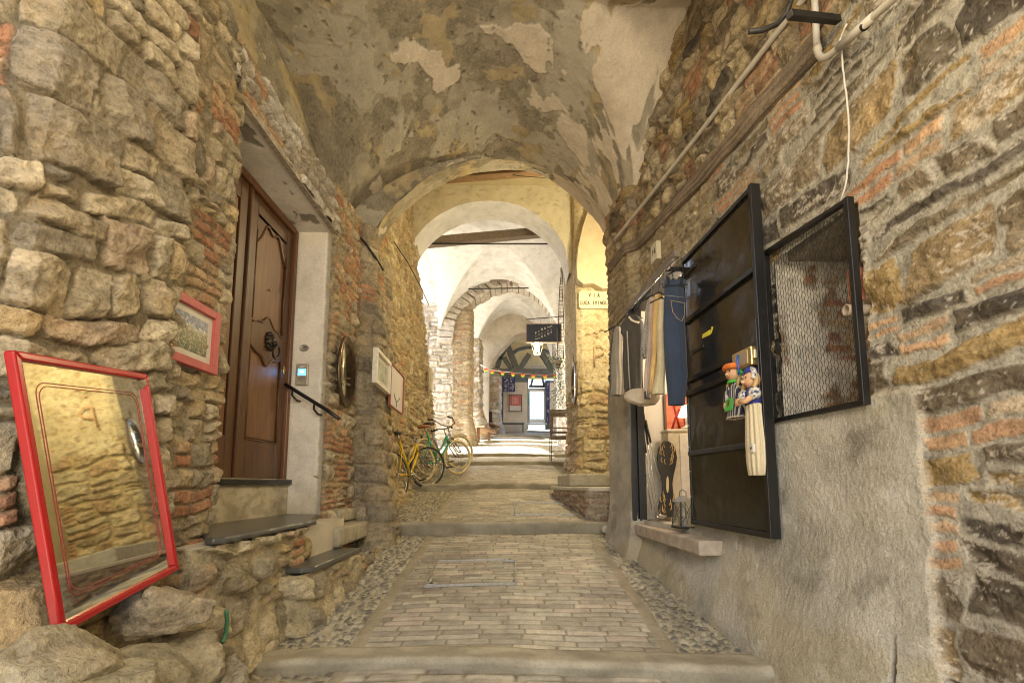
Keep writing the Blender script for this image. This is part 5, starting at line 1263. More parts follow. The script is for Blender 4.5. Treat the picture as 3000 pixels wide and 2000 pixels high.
# ---------------------------------------------------------------- shop door, shutter, clothes, things on the right
def onplane(px, py, p0, n):
    r = Vector(ray(px, py)); n = Vector(n); return r*(Vector(p0).dot(n)/r.dot(n))
def right_props():
    hin, near = Vector((1.325, 3.585, -.295)), Vector((1.40, 2.59, -.305)); W = (near-hin).length; H = 2.02
    e1 = (near-hin).normalized(); e1.z = 0; e1.normalize(); n = Vector((-e1.y*-1, 0, 0)); n = Vector((e1.y, -e1.x, 0)).normalized()
    if n.x > 0: n = -n
    root = empty('shop_door', hin, 0, 'black steel shop door swung open against the right wall', 'door'); T = basis((0, 0, 0), e1, n)
    def lp(px, py, off=0.): return T.inverted() @ (onplane(px, py, hin+n*off, n)-hin)
    M_sheet, nt, bs = nodes('glossy_black_sheet'); f = tex(nt, 5, 4, .6); g = tex(nt, 160, 2, .5)
    nt.links.new(mul(nt, rampn(nt, f, [(.3, (.011, .0098, .008)), (.7, (.022, .019, .0135))]), rampn(nt, g, [(.72, (1, 1, 1)), (.8, (2.2, 2.1, 2.))])), bs.inputs['Base Color'])
    nt.links.new(rampn(nt, f, [(.3, (.13, .13, .13)), (.7, (.26, .26, .26))]), bs.inputs['Roughness']); bump(nt, bs, tex(nt, 2.6, 3, .5), .5, .03)
    m = MB(); m.M = T; m.box((.02, .02, -.012), (W-.02, H-.02, -.006)); m.build('sheet', M_sheet, root)
    def bx(nm, a, b, mat=M_black, bev=.003, par=None):
        m = MB(); m.M = T; m.box(a, b); return m.build(nm, mat, par or root, bev)
    bx('frame_bar', (0, 0, -.035), (.03, H, .0)); bx('frame_bar', (W-.026, 0, -.035), (W, H, .024)); bx('frame_bar', (.03, 0, -.035), (W-.026, .03, .018)); bx('frame_bar', (.03, H-.03, -.035), (W-.026, H, .012))
    for z in (.255, .475, .525, .75): bx('rail', (.035, H*z-.017, -.006), (W-.035, H*z+.017, .022))
    bx('edge_strip', (W-.012, H*.28, .03), (W+.004, H*.60, .042))
    for z in (.1, .19, .28, .36, .44, .84, .9, .95): m = MB(); m.M = T; m.lathe([(.006, 0), (.005, .006)], (.018, H*z, 0), 8); m.build('rivet', pm('bright_rivet', (.6, .58, .52), .3, .5) if z == .1 else bpy.data.materials['bright_rivet'], root)
    for u, z in ((.17, H*.965), (.24, H*.705)):
        b = bx('latch', (u-.11, z-.075 if z > 1.6 else z-.18, -.006), (u+.07, z-.05 if z > 1.6 else z-.155, .004))
    # lock box with its bolt
    c = lp(1726, 826); lk = bx('lock', (c.x-.10, c.y-.055, .02), (c.x+.10, c.y+.055, .062), M_brass, .006)
    bx('lock_plate', (c.x-.065, c.y-.04, .062), (c.x+.07, c.y+.04, .066), pm('aged_plate', (.42, .33, .2), .4, .4), .002, lk)
    bx('bolt', (c.x+.10, c.y-.02, .03), (c.x+.118, c.y+.03, .055), pm('pale_bolt', (.55, .55, .35), .4, .3), .003, lk)
    bx('keeper', (c.x-.22, c.y-.06, .02), (c.x-.11, c.y-.005, .04), pm('cream_plate', (.55, .45, .32), .5), .004, lk)
    m = MB(); m.M = T; m.tube([(c.x-.02, c.y+.03, .07), (c.x+.0, c.y-.02, .085), (c.x-.005, c.y-.09, .075)], .006, 6); m.build('blue_ribbon', pm('blue_ribbon', (.02, .12, .5), .6), lk)
    p0, p1 = lp(1611, 772), lp(1638, 760); q = (p0+p1)/2
    m = MB(); m.M = T; d = (p1-p0); M_ym = pm('yellow_paint_mark', (.75, .66, .06), .5); zz = Vector((0, 0, -.005-q.z))
    m.prism([p0+zz+Vector((0, -.016, q.z)), p0+d*.72+zz+Vector((0, -.014, q.z)), p0+d*.74+zz+Vector((0, .022, q.z)), p0+d*.08+zz+Vector((0, .012, q.z))], (0, 0, .0015))
    m.prism([p0+d*.78+Vector((0, -.012, 0)), p0+d*.86+Vector((0, -.012, 0)), p0+d*.98+Vector((0, .012, 0)), p0+d*1.02+Vector((0, .03, 0)), p0+d*.9+Vector((0, .035, 0))], (0, 0, .0015)); m.build('yellow_mark', M_ym, root)
    # mesh shutter
    P = [Vector((x, y, z)) for x, y, z in ((1.475, 2.655, .335), (1.525, 2.015, .335), (1.525, 2.02, 1.275), (1.475, 2.655, 1.335))]
    root = empty('mesh_shutter', P[0], 0, 'black framed shutter of diamond wire mesh over the opening in the right wall', 'shutter'); e = (P[1]-P[0]); W2 = e.length; e.normalize(); nn = Vector((e.y, -e.x, 0)); nn = -nn if nn.x > 0 else nn
    T2 = basis((0, 0, 0), e, nn); hL, hR = 1.0, .945
    def quad(nm, pts, d0, d1, mat, bev=.003):
        m = MB(); m.M = T2; m.prism([(*p, d0) for p in pts], (0, 0, d1-d0)); return m.build(nm, mat, root, bev)
    fwd = .024
    quad('frame_bar', [(0, 0), (fwd, 0), (fwd, hL), (0, hL)], -.01, .025, M_black); quad('frame_bar', [(W2-fwd, 0), (W2, 0), (W2, hR), (W2-fwd, hR)], -.01, .025, M_black)
    quad('frame_bar', [(fwd, 0), (W2-fwd, 0), (W2-fwd, fwd), (fwd, fwd)], -.01, .022, M_black); quad('frame_bar', [(fwd, hL-fwd-.003), (W2-fwd, hR-fwd+.003), (W2-fwd, hR), (fwd, hL)], -.01, .022, M_black)
    m = MB(); m.M = T2; s = .0205
    # woven zigzag wires
    nx = int(W2/s)+2
    for i in range(nx):
        pts = []; x0 = fwd+i*s
        k = 0; z = .02
        while z < hL-.01:
            x = x0+(s if (k+i) % 2 else 0.); lim = hL+(hR-hL)*x/W2-.02
            if fwd*.6 < x < W2-fwd*.6 and z < lim: pts.append((x, z, .004*(1 if (k+i) % 2 else -1)))
            z += .0215; k += 1
        if len(pts) > 2: m.tube(pts, .0017, 4, False)
    m.build('wire_mesh', pm('mesh_wire', (.007, .006, .005), .7), root)
    rk = MB(); a = P[1]+Vector((.02, -.012, .86))
    # sill under the door
    m = MB(); m.prism([(1.12, 4.98, -.475), (1.235, 3.22, -.475), (1.60, 3.22, -.475), (1.60, 4.98, -.475)], (0, 0, .10)); o = m.build('door_sill', pm('pinkish_stone', (.40, .31, .24), .85, 0, .2, 12, .5, .012, col2=(.46, .40, .31)), None, .012, 2); tag(o, 'thick worn stone doorstep of the little shop', 'door sill')
    # the little shop room
    M_room = pm('shop_white', (.66, .61, .52), .9, 0, .04, 3)
    m = MB(); m.box((1.16, 5.02, -.37), (3.0, 5.14, 2.2)); m.box((2.9, 3.2, -.37), (3., 5.02, 2.2)); m.box((1.42, 3.2, -.41), (2.9, 5.02, -.365)); m.box((1.45, 3.2, 2.1), (2.9, 5.02, 2.2)); m.box((1.48, 3.08, -.37), (2.9, 3.2, 2.2)); o = m.build('room_walls', M_room, WALL_R)
    m = MB(); m.box((1.135, 4.53, -.345), (1.19, 4.575, 1.70)); m.box((1.19, 4.49, -.345), (1.255, 4.56, 1.70)); o = m.build('door_post', M_black, None, .004); tag(o, 'black steel door post at the left edge of the shop opening', 'door frame')
    m = MB(); m.box((1.20, 3.62, 1.665), (1.36, 4.50, 1.705)); o = m.build('steel_lintel', M_iron, None, .004); tag(o, 'dark steel head bar over the shop opening', 'door frame')
    def wallp(px, py, y): return aty(px, py, y)
    # red painting, cabinet, lamp
    a, b, c = wallp(1532, 993, 4.98), wallp(1592, 993, 4.98), wallp(1532, 905, 4.98)
    r = empty('red_painting', a, 0, 'orange red painting hanging inside the shop', 'picture'); w, h = b.x-a.x, c.z-a.z
    MB().box((0, 0, 0), (w, .035, h)).build('canvas', pm('red_canvas', (.62, .10, .05), .6, 0, .2, 8, col2=(.75, .25, .12), sc=(1, 1, 2)), r)
    MB().bar((-.01, .015, 0), (-.01, .015, h), .04, .02).build('frame', pm('brown_frame', (.12, .06, .03), .5), r)
    m = MB()
    for q in ((.2, .1, .5, .6), (.5, .05, .3, .7), (.75, .1, .6, .5)): m.tube([(w*q[0], -.004, h*q[1]), (w*(q[0]+q[2])/2, -.004, h*.4), (w*q[2], -.004, h*q[3])], .012, 5)
    m.build('strokes', pm('dark_red', (.35, .03, .02), .6), r)
    a, b = wallp(1541, 1186, 4.72), wallp(1600, 985, 4.72); r = empty('cabinet', (a.x, 4.72, -.365), 0, 'narrow cream cabinet inside the shop', 'cabinet'); w, h = .5, b.z+.365
    MB().box((0, .0, 0), (w, .22, h-.025)).build('carcass', pm('cream_paint', (.56, .48, .33), .5), r, .004)
    MB().box((-.012, -.012, h-.025), (w+.012, .22, h)).build('top', pm('cream_top', (.62, .55, .42), .5), r, .006)
    MB().box((.11, -.014, .02), (w-.02, -.001, h-.05)).build('door_panel', pm('white_panel', (.66, .61, .52), .5), r, .004)
    p = wallp(1578, 984, 4.78); r = empty('table_lamp', p, 0, 'white table lamp on the cabinet in the shop', 'lamp')
    M_lw = pm('lamp_white', (.7, .66, .58), .4)
    MB().lathe([(.055, 0), (.055, .012), (.02, .025), (.012, .05), (.018, .09), (.010, .12), (.010, .16)], n=16).build('base', M_lw, r)
    MB().lathe([(.085, .12), (.04, .235), (.038, .235)], n=20).build('lamp_shade', emit('lit_shade', (.85, .74, .58), .35), r)
    # black and gold wave board
    r = empty('wave_board', wallp(1532, 1184, 4.66), 0, 'black two wheeled casterboard with gold flames standing in the shop doorway', 'board'); L = r.location
    B = lambda px, py, y=4.66: wallp(px, py, y)-L
    rows = [(1012, 1526, 1536), (1018, 1519, 1545), (1030, 1513, 1552), (1050, 1510, 1556), (1070, 1512, 1553), (1090, 1518, 1548), (1110, 1522, 1545), (1130, 1521, 1547), (1150, 1516, 1551), (1165, 1512, 1555), (1182, 1512, 1556), (1186, 1515, 1553)]
    L1 = [B(x0, y) for y, x0, x1 in rows]; R1 = [B(x1, y) for y, x0, x1 in rows]
    MB().prism(L1+R1[::-1], (0, .03, 0)).build('deck', pm('board_black', (.02, .018, .015), .5), r, .008)
    m = MB(); rg = random.Random(2)
    for (ya, yb) in ((1020, 1068), (1140, 1180)):
        for k in range(22):
            y = rg.uniform(ya, yb); sx = rg.choice((-1, 1)); x = 1533+sx*rg.uniform(3, 15); q = [B(x, y)+Vector((0, -.004, 0)), B(x+sx*3, y-6+4*rg.random())+Vector((0, -.004, 0)), B(x+sx*2, y-13)+Vector((0, -.004, 0))]; m.tube(q, [.004, .0035, .001], 5)
    m.build('gold_flames', pm('gold_print', (.55, .36, .12), .5), r)
    m = MB(); m.prism([B(1533+3.2*math.cos(t), 1112+19*math.sin(t))+Vector((0, -.006, 0)) for t in np.linspace(0, 2*math.pi, 18)[:-1]], (0, .004, 0)); m.build('slot', pm('slot_gold', (.60, .46, .24), .5), r)
    # bundle of golf clubs
    for i, (x0, y0, x1, y1) in enumerate(((1478, 950, 1512, 1180), (1474, 975, 1506, 1184), (1483, 965, 1520, 1130), (1476, 1060, 1498, 1170))):
        a, b = wallp(x0, y0, 4.84-.02*i), wallp(x1, y1, 4.60+.03*i); r = empty('golf_club', b, 0, ('long golf club with the tallest dark grip, leaning in the shop doorway', 'golf club whose bent head rests on the doorstep', 'golf club leaning nearest to the black board', 'thin pale cane below the golf clubs')[i], 'golf club', 'golf clubs in the shop doorway')
        MB().tube([a-b, (0, 0, 0)], .0055, 6).build('shaft', M_chr, r)
        MB().tube([a-b, (a-b)*.68], .011, 8).build('grip', M_sad, r)
        if i < 2: MB().tube([(0, 0, 0), (.02, 0, -.012), (.075, 0, -.018)], [.007, .012, .014], 8).build('club_head', M_chr, r)
    # candle lantern on the sill
    r = empty('lantern', wallp(1571, 1212, 3.72), 0, 'small dark metal candle lantern standing on the shop doorstep', 'lantern'); r.rotation_euler.z = R(12); zt = .20; a, b = .062, .048
    for sx in (-1, 1):
        for sy in (-1, 1): MB().bar((sx*a, sy*a, 0), (sx*b, sy*b, zt), .010, .010).build('post', M_iron, r)
    m = MB(); m.box((-a-.006, -a-.006, 0), (a+.006, a+.006, .014)); m.build('base', M_iron, r, .002)
    M_gl = pm('old_glass', (.75, .75, .68), .05); M_gl.node_tree.nodes['Principled BSDF'].inputs['Transmission Weight'].default_value = .9
    for sx, sy in ((0, -1), (-1, 0), (1, 0), (0, 1)):
        m = MB(); q = [(-a, sy*a, .014), (a, sy*a, .014), (b, sy*b, zt), (-b, sy*b, zt)] if sy else [(sx*a, -a, .014), (sx*a, a, .014), (sx*b, b, zt), (sx*b, -b, zt)]
        m.prism(q, (0, .002*sy, 0) if sy else (.002*sx, 0, 0)); g = m.build('glass', M_gl, r)
        m = MB(); m.bar(q[0], q[2], .004, .004); m.bar(q[1], q[3], .004, .004); m.build('cross_bar', M_iron, g)
    m = MB(); m.add([(-b-.008, -b-.008, zt), (b+.008, -b-.008, zt), (b+.008, b+.008, zt), (-b-.008, b+.008, zt), (-.016, -.016, zt+.045), (.016, -.016, zt+.045), (.016, .016, zt+.045), (-.016, .016, zt+.045)], [(0, 1, 5, 4), (1, 2, 6, 5), (2, 3, 7, 6), (3, 0, 4, 7), (4, 5, 6, 7), (0, 3, 2, 1)]); m.build('roof', pm('zinc', (.22, .21, .19), .4, .4), r)
    MB().tube([(-.03, 0, zt+.04), (-.028, 0, zt+.075), (0, 0, zt+.092), (.028, 0, zt+.075), (.03, 0, zt+.04)], .003, 6).build('handle', M_iron, r)
    MB().lathe([(.02, .014), (.02, .07), (.004, .075)], n=12).build('candle', M_white, r)
    for i in range(5):
        z = -.36+.022*i; o = MB().obox((1.43+.006*(i % 2), 3.98, z+.010), (.05, 0, 0), (0, .07, 0), (0, 0, .010)).build('white_book', M_lw, None, .003); tag(o, 'pale book in the little stack behind the candle lantern, %s' % ('lowest', 'second from the bottom', 'in the middle', 'second from the top', 'on top')[i], 'book', 'stack of pale books')

    # clothes on the rail
    a, b = Vector((1.19, 3.36, 1.66)), Vector((1.15, 4.78, 1.72))
    r = empty('clothes_rail', a, 0, 'wooden rail with a row of hanger hooks over the shop opening', 'clothes rail')
    MB().bar((.03, 0, .03), b-a+Vector((.03, 0, .03)), .045, .055).build('board', pm('rail_wood', (.17, .13, .09), .6, 0, .3, 10, sc=(8, 1, 8)), r, .006)
    MB().tube([(0, 0, -.02), b-a+Vector((0, 0, -.02))], .009, 8).build('rod', M_chr, r)
    def garment(name, rows, y, dep, label, mat, folds=(14., .012), cat='clothes', seed=0, hang=True, lean=0.):
        """rows of (py, left px, right px) read off the photograph; the cloth gets real folds and thickness"""
        rows = np.array(rows, float); pys = np.linspace(rows[0, 0], rows[-1, 0], 46); n = 26
        P = np.zeros((2*n, 46, 3))
        for j, py in enumerate(pys):
            l, rr = np.interp(py, rows[:, 0], rows[:, 1]), np.interp(py, rows[:, 0], rows[:, 2]); A, B = aty(l, py, y), aty(rr, py, y); q = j/45
            for i in range(2*n):
                t = i/(n-1) if i < n else (2*n-1-i)/(n-1); x = A.x+(B.x-A.x)*t; s = math.sqrt(max(0, 1-(2*t-1)**2))
                fo = folds[1]*(.35+.65*q)*(math.sin(folds[0]*t*3+seed+q*1.2)+.5*math.sin(folds[0]*t*7.1+seed*2-q*2))
                P[i, j] = (x+.004*math.sin(q*9+seed), y+lean*q+(-1 if i < n else 1)*dep*s*(.8+.3*q)+fo, A.z+(B.z-A.z)*t)
        idx = np.concatenate([P, P[:1]], 0); o = grid(name, idx, None, mat, None, flip=True)
        c = Vector(P[:, :, :].reshape(-1, 3).mean(0)); 
        tag(o, label, cat, 'clothes on the rail by the shop door')
        if hang:
            top = aty((rows[0, 1]+rows[0, 2])/2, rows[0, 0], y); t2 = a.lerp(b, min(1, max(0, (y-a.y)/(b.y-a.y)))); h = MB()
            h.tube([top+Vector((-.09, .0, -.02)), top+Vector((0, 0, .025)), top+Vector((.09, 0, -.02))], .006, 6); h.tube([top+Vector((0, 0, .02)), Vector((t2.x+.0, y, t2.z-.01)), Vector((t2.x+.02, y, t2.z+.0))], .003, 5); h.build('hanger', M_iron, o)
        return o
    def cloth(name, c, c2=None, sc=200, stripes=None, rough=.9):
        m, nt, bs = nodes(name); f = tex(nt, sc, 2, .5); g = tex(nt, 6, 4, .6)
        col = mul(nt, rampn(nt, f, [(.35, tuple(q*.82 for q in c)), (.65, tuple(q*1.15 for q in c))]), rampn(nt, g, [(.3, (.8, .8, .8)), (.7, (1.15, 1.15, 1.15))]))
        if stripes:
            tc = nt.nodes.new('ShaderNodeTexCoord'); wv = nt.nodes.new('ShaderNodeTexWave'); wv.inputs['Scale'].default_value = stripes[0]; wv.inputs['Distortion'].default_value = 1.2; wv.bands_direction = stripes[2]
            nt.links.new(tc.outputs['Object'], wv.inputs[0]); mx = nt.nodes.new('ShaderNodeMix'); mx.data_type = 'RGBA'; nt.links.new(rampn(nt, wv.outputs['Fac'], [(.45, (0, 0, 0)), (.55, (1, 1, 1))]), mx.inputs[0]); nt.links.new(col, mx.inputs[6]); mx.inputs[7].default_value = (*stripes[1], 1); col = mx.outputs[2]
        nt.links.new(col, bs.inputs['Base Color']); bs.inputs['Roughness'].default_value = rough; bs.inputs['Sheen Weight'].default_value = .2; bump(nt, bs, f, .2, .002); return m
    M_den = cloth('denim', (.024, .038, .070), sc=260)
    j = garment('jeans', [(648, 1526, 1568), (668, 1525, 1570), (700, 1525, 1572), (780, 1526, 1576), (860, 1528, 1578), (930, 1536, 1574)], 3.44, .035, 'dark blue jeans hanging from a clip hanger beside the open door', M_den, (2.2, .006), 'jeans', 1)
    A = aty(1526, 652, 3.40); B = aty(1570, 652, 3.40)
    MB().box((A.x-.0, 3.385, A.z-.012), (B.x+.02, 3.455, A.z+.03)).build('waistband', M_den, j, .006)
    M_st = pm('tan_thread', (.38, .27, .14), .8); M_st2 = pm('pale_thread', (.30, .30, .30), .8)
    pk = [aty(x, y, 3.398) for x, y in ((1541, 690), (1572, 696), (1573, 722), (1566, 738), (1555, 730), (1545, 716), (1541, 690))]
    MB().tube(pk, .0022, 5).build('pocket_stitching', M_st, j)
    MB().tube([aty(1527, 678, 3.40), aty(1571, 683, 3.40)], .0018, 5).build('seam', M_st2, j)
    for x in (1532, 1562): c = aty(x, 646, 3.40); MB().box((c.x-.014, 3.38, c.z-.03), (c.x+.014, 3.46, c.z+.03)).build('clip', M_black, j, .004)
    c = aty(1532, 632, 3.40); MB().tube([aty(1530, 640, 3.42), c, aty(1550, 622, 3.42)], .006, 6).build('hanger', M_black, j)
    garment('cream_trousers', [(690, 1512, 1527), (760, 1510, 1528), (850, 1507, 1528), (880, 1502, 1528), (905, 1498, 1529)], 3.56, .03, 'cream trousers with a rolled open leg, next to the jeans', cloth('cream_cotton', (.50, .43, .27)), (1.6, .006), 'trousers', 2)
    garment('mustard_dress', [(678, 1503, 1524), (720, 1500, 1524), (800, 1496, 1516), (860, 1492, 1510), (902, 1491, 1506)], 3.66, .03, 'mustard yellow garment between the pink scarf and the cream trousers', cloth('mustard', (.50, .34, .13)), (2., .01), 'dress', 3)
    garment('pink_scarf', [(684, 1492, 1506), (760, 1488, 1501), (850, 1481, 1498), (880, 1480, 1496), (915, 1480, 1494)], 3.78, .025, 'dusty pink scarf with a striped fringe at its lower end', cloth('dusty_pink', (.46, .36, .30), stripes=None), (2.4, .008), 'scarf', 4)
    garment('striped_blouse', [(690, 1488, 1497), (710, 1482, 1495), (760, 1477, 1493), (800, 1472, 1489), (815, 1474, 1486), (822, 1478, 1484)], 3.86, .035, 'black and white striped blouse sleeve next to the black t-shirt', cloth('stripes', (.55, .52, .45), stripes=(38, (.03, .03, .035), 'DIAGONAL')), (2.4, .01), 'blouse', 5)
    t = garment('black_tshirt', [(726, 1443, 1462), (731, 1436, 1472), (742, 1428, 1478), (765, 1424, 1480), (775, 1432, 1480), (840, 1431, 1478), (890, 1432, 1474), (898, 1436, 1470)], 4.08, .05, 'black t-shirt with a pale neckline and side seam on the rail', cloth('black_jersey', (.045, .038, .030)), (2.2, .012), 't-shirt', 6)
    MB().tube([aty(x, y, 4.02) for x, y in ((1444, 727), (1450, 735), (1458, 739), (1468, 741))], .010, 6).build('neckband', M_cream, t)
    MB().tube([aty(x, y, 4.02) for x, y in ((1440, 760), (1442, 800), (1444, 850), (1447, 893))], .006, 6).build('side_seam', pm('grey_seam', (.30, .27, .22), .9), t)
    garment('grey_cardigan', [(752, 1412, 1424), (765, 1408, 1428), (800, 1406, 1432), (860, 1404, 1433), (900, 1403, 1432), (908, 1405, 1430)], 4.36, .045, 'grey beige cardigan hanging behind the black t-shirt', cloth('grey_knit', (.26, .23, .18)), (2.6, .012), 'cardigan', 7)
    garment('black_jacket', [(758, 1407, 1412), (790, 1404, 1411), (840, 1402, 1409), (885, 1402, 1406), (894, 1403, 1405)], 4.52, .04, 'black sleeve of the last garment at the far end of the rail', cloth('black_wool', (.025, .023, .022)), (2., .008), 'jacket', 8)
    garment('beige_tote', [(894, 1448, 1516), (902, 1436, 1516), (914, 1430, 1515), (922, 1440, 1512), (929, 1458, 1506)], 3.95, .07, 'rounded beige hem of a blouse hanging below the black t-shirt', cloth('beige_linen', (.40, .34, .25)), (2.2, .014), 'blouse', 9, False)
    s = [(aty(1481+i*2.2, 898, 3.765), aty(1480.5+i*2.0, 916, 3.76)) for i in range(7)]
    m = MB()
    for p, q in s: m.tube([p, q], .004, 5)
    o = m.build('fringe', pm('fringe_dark', (.05, .05, .05), .9), [x for x in bpy.data.objects if x.name == 'pink_scarf'][0]); o['kind'] = 'stuff'

    # two rag dolls hanging on the lock
    M_skin = pm('doll_skin', (.60, .36, .20), .7, 0, .06, 12); M_eye = pm('doll_eye', (.03, .02, .015), .3)
    def doll(name, label, cx, cy, off, hat, hair, body):
        o = hin+T.to_3x3() @ Vector((0, 0, 0)); c = lp(cx, cy, off); r = empty(name, hin+T.to_3x3() @ Vector((c.x, c.y, off)), 0, label, 'doll', 'rag dolls on the shop door'); r.rotation_euler = (0, 0, 0)
        K = T.copy(); return r, K
    def kb(K): m = MB(); m.M = K; return m
    # doll with the orange cap: origin at the centre of its head
    r, K = doll('rag_doll', 'rag doll with an orange cap, striped dress and green apron on the black door', 1687, 858, .055, 0, 0, 0)
    m = kb(K); m.ball((0, 0, 0), (.058, .050, .046), 16, 10); h = m.build('head', M_skin, r)
    m = kb(K); m.ball((0, -.005, .047), (.011, .010, .011), 10, 7); m.build('nose', M_skin, h)
    for sx in (-1, 1): m = kb(K); m.ball((sx*.021, .012, .042), (.0055, .007, .005), 8, 6); m.build('eye', M_eye, h)
    m = kb(K); m.tube([(-.015, -.022, .041), (0, -.027, .043), (.015, -.022, .041)], .002, 5); m.build('mouth', pm('doll_mouth', (.35, .06, .04), .6), h)
    M_or = pm('orange_wool', (.62, .17, .03), .9, 0, .25, 60, .5, .004)
    m = kb(K); m.tube([(.062*math.cos(t), .030+.012*math.sin(t), .045*math.sin(t)*1.0) for t in np.linspace(0, 2*math.pi, 20)[:-1]], .018, 8, closed=True); m.ball((0, .042, 0), (.052, .022, .045), 14, 8); m.build('cap', M_or, r)
    M_gr = pm('green_felt', (.08, .42, .06), .85)
    for sx in (-1, 1): m = kb(K); m.ball((sx*.06, .0, .0), (.012, .02, .02), 10, 7); m.build('ear_muff', M_gr, r)
    m = kb(K); m.tube([(.036*math.cos(t), -.050, .036*math.sin(t)) for t in np.linspace(0, 2*math.pi, 17)[:-1]], .009, 6, closed=True); m.build('collar', M_gr, r)
    m, nt, bs = nodes('striped_cotton'); tc = nt.nodes.new('ShaderNodeTexCoord'); wv = nt.nodes.new('ShaderNodeTexWave'); wv.bands_direction = 'Y'; wv.inputs['Scale'].default_value = 17; nt.links.new(tc.outputs['Object'], wv.inputs[0])
    nt.links.new(rampn(nt, wv.outputs['Fac'], [(.62, (.035, .035, .07)), (.72, (.5, .48, .42))]), bs.inputs['Base Color']); bs.inputs['Roughness'].default_value = .9; M_stp = m
    def skirt(K, prof, n=40, fold=0., nf=9, flat=.55):
        m = kb(K); vs = []; fs = []
        for rr, y in prof:
            for k in range(n):
                t = 2*math.pi*k/n; q = rr*(1+fold*math.sin(nf*t)); vs.append((q*math.cos(t), y, q*flat*math.sin(t)))
        for i in range(len(prof)-1):
            for k in range(n): l = (k+1) % n; fs.append((i*n+k, i*n+l, (i+1)*n+l, (i+1)*n+k))
        fs.append(tuple(range(n))); m.add(vs, fs, True); return m
    skirt(K, [(.030, -.05), (.046, -.075), (.052, -.12), (.056, -.16), (.072, -.215), (.080, -.262), (.076, -.264)], 40, .03).build('dress', M_stp, r)
    m = kb(K); m.tube([(.077*math.cos(t)*(1+.03*math.sin(9*t)), -.264+.004*math.sin(24*t), .043*math.sin(t)) for t in np.linspace(0, 2*math.pi, 60)[:-1]], .005, 5, closed=True); m.build('lace_trim', M_cream, r)
    m = kb(K); m.prism([(-.036, -.15, .036), (.036, -.15, .036), (.044, -.225, .046), (-.044, -.225, .046)], (0, 0, .006)); m.build('apron', M_gr, r, .004)
    m = kb(K); m.tube([(-.004, -.158, .046), (-.006, -.20, .05)], .003, 5); m.tube([(.004, -.158, .046), (.007, -.195, .05)], .003, 5); m.build('bow', pm('brown_cord', (.12, .06, .03), .8), r)
    for sx in (-1, 1):
        m = kb(K); m.tube([(sx*.040, -.075, .01), (sx*.060, -.12, .02), (sx*.064, -.165, .028)], [.017, .018, .014], 8); m.build('arm', M_stp, r)
        m = kb(K); m.ball((sx*.064, -.185, .03), (.018, .026, .012), 10, 7); m.build('hand', M_skin, r)
        m = kb(K); m.tube([(sx*.055, -.02, .0), (sx*.058, -.06, .012), (sx*.055, -.10, .022)], [.009, .010, .006], 6); m.build('plait', pm('straw_hair', (.50, .33, .14), .8) if sx < 0 else bpy.data.materials['straw_hair'], r)
    # doll with the blue bonnet and the long cream skirt
    r, K = doll('rag_doll', 'rag doll with a blue bonnet and a long cream skirt beside the orange capped one', 1726, 872, .085, 0, 0, 0)
    m = kb(K); m.ball((0, 0, 0), (.050, .050, .042), 16, 10); h = m.build('head', M_skin, r)
    m = kb(K); m.ball((-.008, -.012, .044), (.012, .011, .012), 10, 7); m.build('nose', M_skin, h)
    for sx in (-1, 1): m = kb(K); m.ball((sx*.018-.006, .010, .039), (.005, .0065, .005), 8, 6); m.build('eye', M_eye, h)
    m = kb(K); m.tube([(-.016, -.030, .035), (-.004, -.034, .037), (.008, -.030, .036)], .002, 5); m.build('mouth', bpy.data.materials['doll_mouth'], h)
    M_bl = pm('royal_blue', (.025, .035, .22), .85); m0, nt, bs = nodes('flowered_cotton'); f = tex(nt, 65, 2, .5); nt.links.new(rampn(nt, f, [(.52, (.58, .55, .46)), (.58, (.06, .08, .16))]), bs.inputs['Base Color']); bs.inputs['Roughness'].default_value = .9; M_fl = m0
    m = kb(K); m.ball((-.005, .048, 0), (.038, .028, .036), 14, 8); m.build('bonnet', M_bl, r)
    m = kb(K); m.tube([(.051*math.cos(t), .008+.050*math.sin(t), .016-.012*math.sin(t)) for t in np.linspace(-.25, math.pi+.25, 20)], .015, 8); m.build('bonnet_brim', M_fl, r)
    for sx in (-1, 1): m = kb(K); m.tube([(sx*.048, .01, .0), (sx*.058, -.03, .012), (sx*.052, -.07, .03)], [.014, .013, .006], 7); m.build('plait', bpy.data.materials['straw_hair'], r)
    skirt(K, [(.028, -.045), (.05, -.07), (.054, -.11), (.048, -.135)], 28, .0, 1, .7).build('bodice', M_bl, r)
    for sx in (-1, 1):
        m = kb(K); m.ball((sx*.050+.006, -.085, .022), (.036, .036, .032), 14, 9); m.build('puff_sleeve', M_fl, r)
        m = kb(K); m.tube([(sx*.055, -.10, .035), (sx*.030, -.125, .058), (-.02, -.118, .066)], [.016, .015, .013], 8); m.build('forearm', M_skin, r)
    m = kb(K); m.ball((-.026, -.118, .064), (.022, .020, .016), 10, 7); m.build('hand', M_skin, r)
    skirt(K, [(.048, -.135), (.058, -.145), (.056, -.17), (.060, -.25), (.066, -.35), (.064, -.46), (.056, -.52), (.052, -.522)], 72, .11, 11, .5).build('long_skirt', pm('cream_linen', (.58, .50, .33), .95, 0, .06, 60, .3, .002), r)
    m = kb(K); m.box((.018, -.40, .026), (.044, -.355, .042)); l = m.build('cloth_tag', M_white, r)
    m = kb(K); m.tube([(.027, -.385, .043), (.033, -.37, .043), (.036, -.38, .043)], .003, 5); m.build('tag_mark', M_iron, l)
    # street name plate and red scrawls on the pier
    yp = 8.66; a, b = aty(1330, 708, yp), aty(1404, 668, yp); r = empty('street_sign', ((a.x+b.x)/2+.06, yp, (a.z+b.z)/2), 0, 'cream street name plate reading VIA LUCA SPINOLA on the stone pier', 'sign'); W, H = .64, b.z-a.z; x0 = a.x-r.location.x
    c = .035
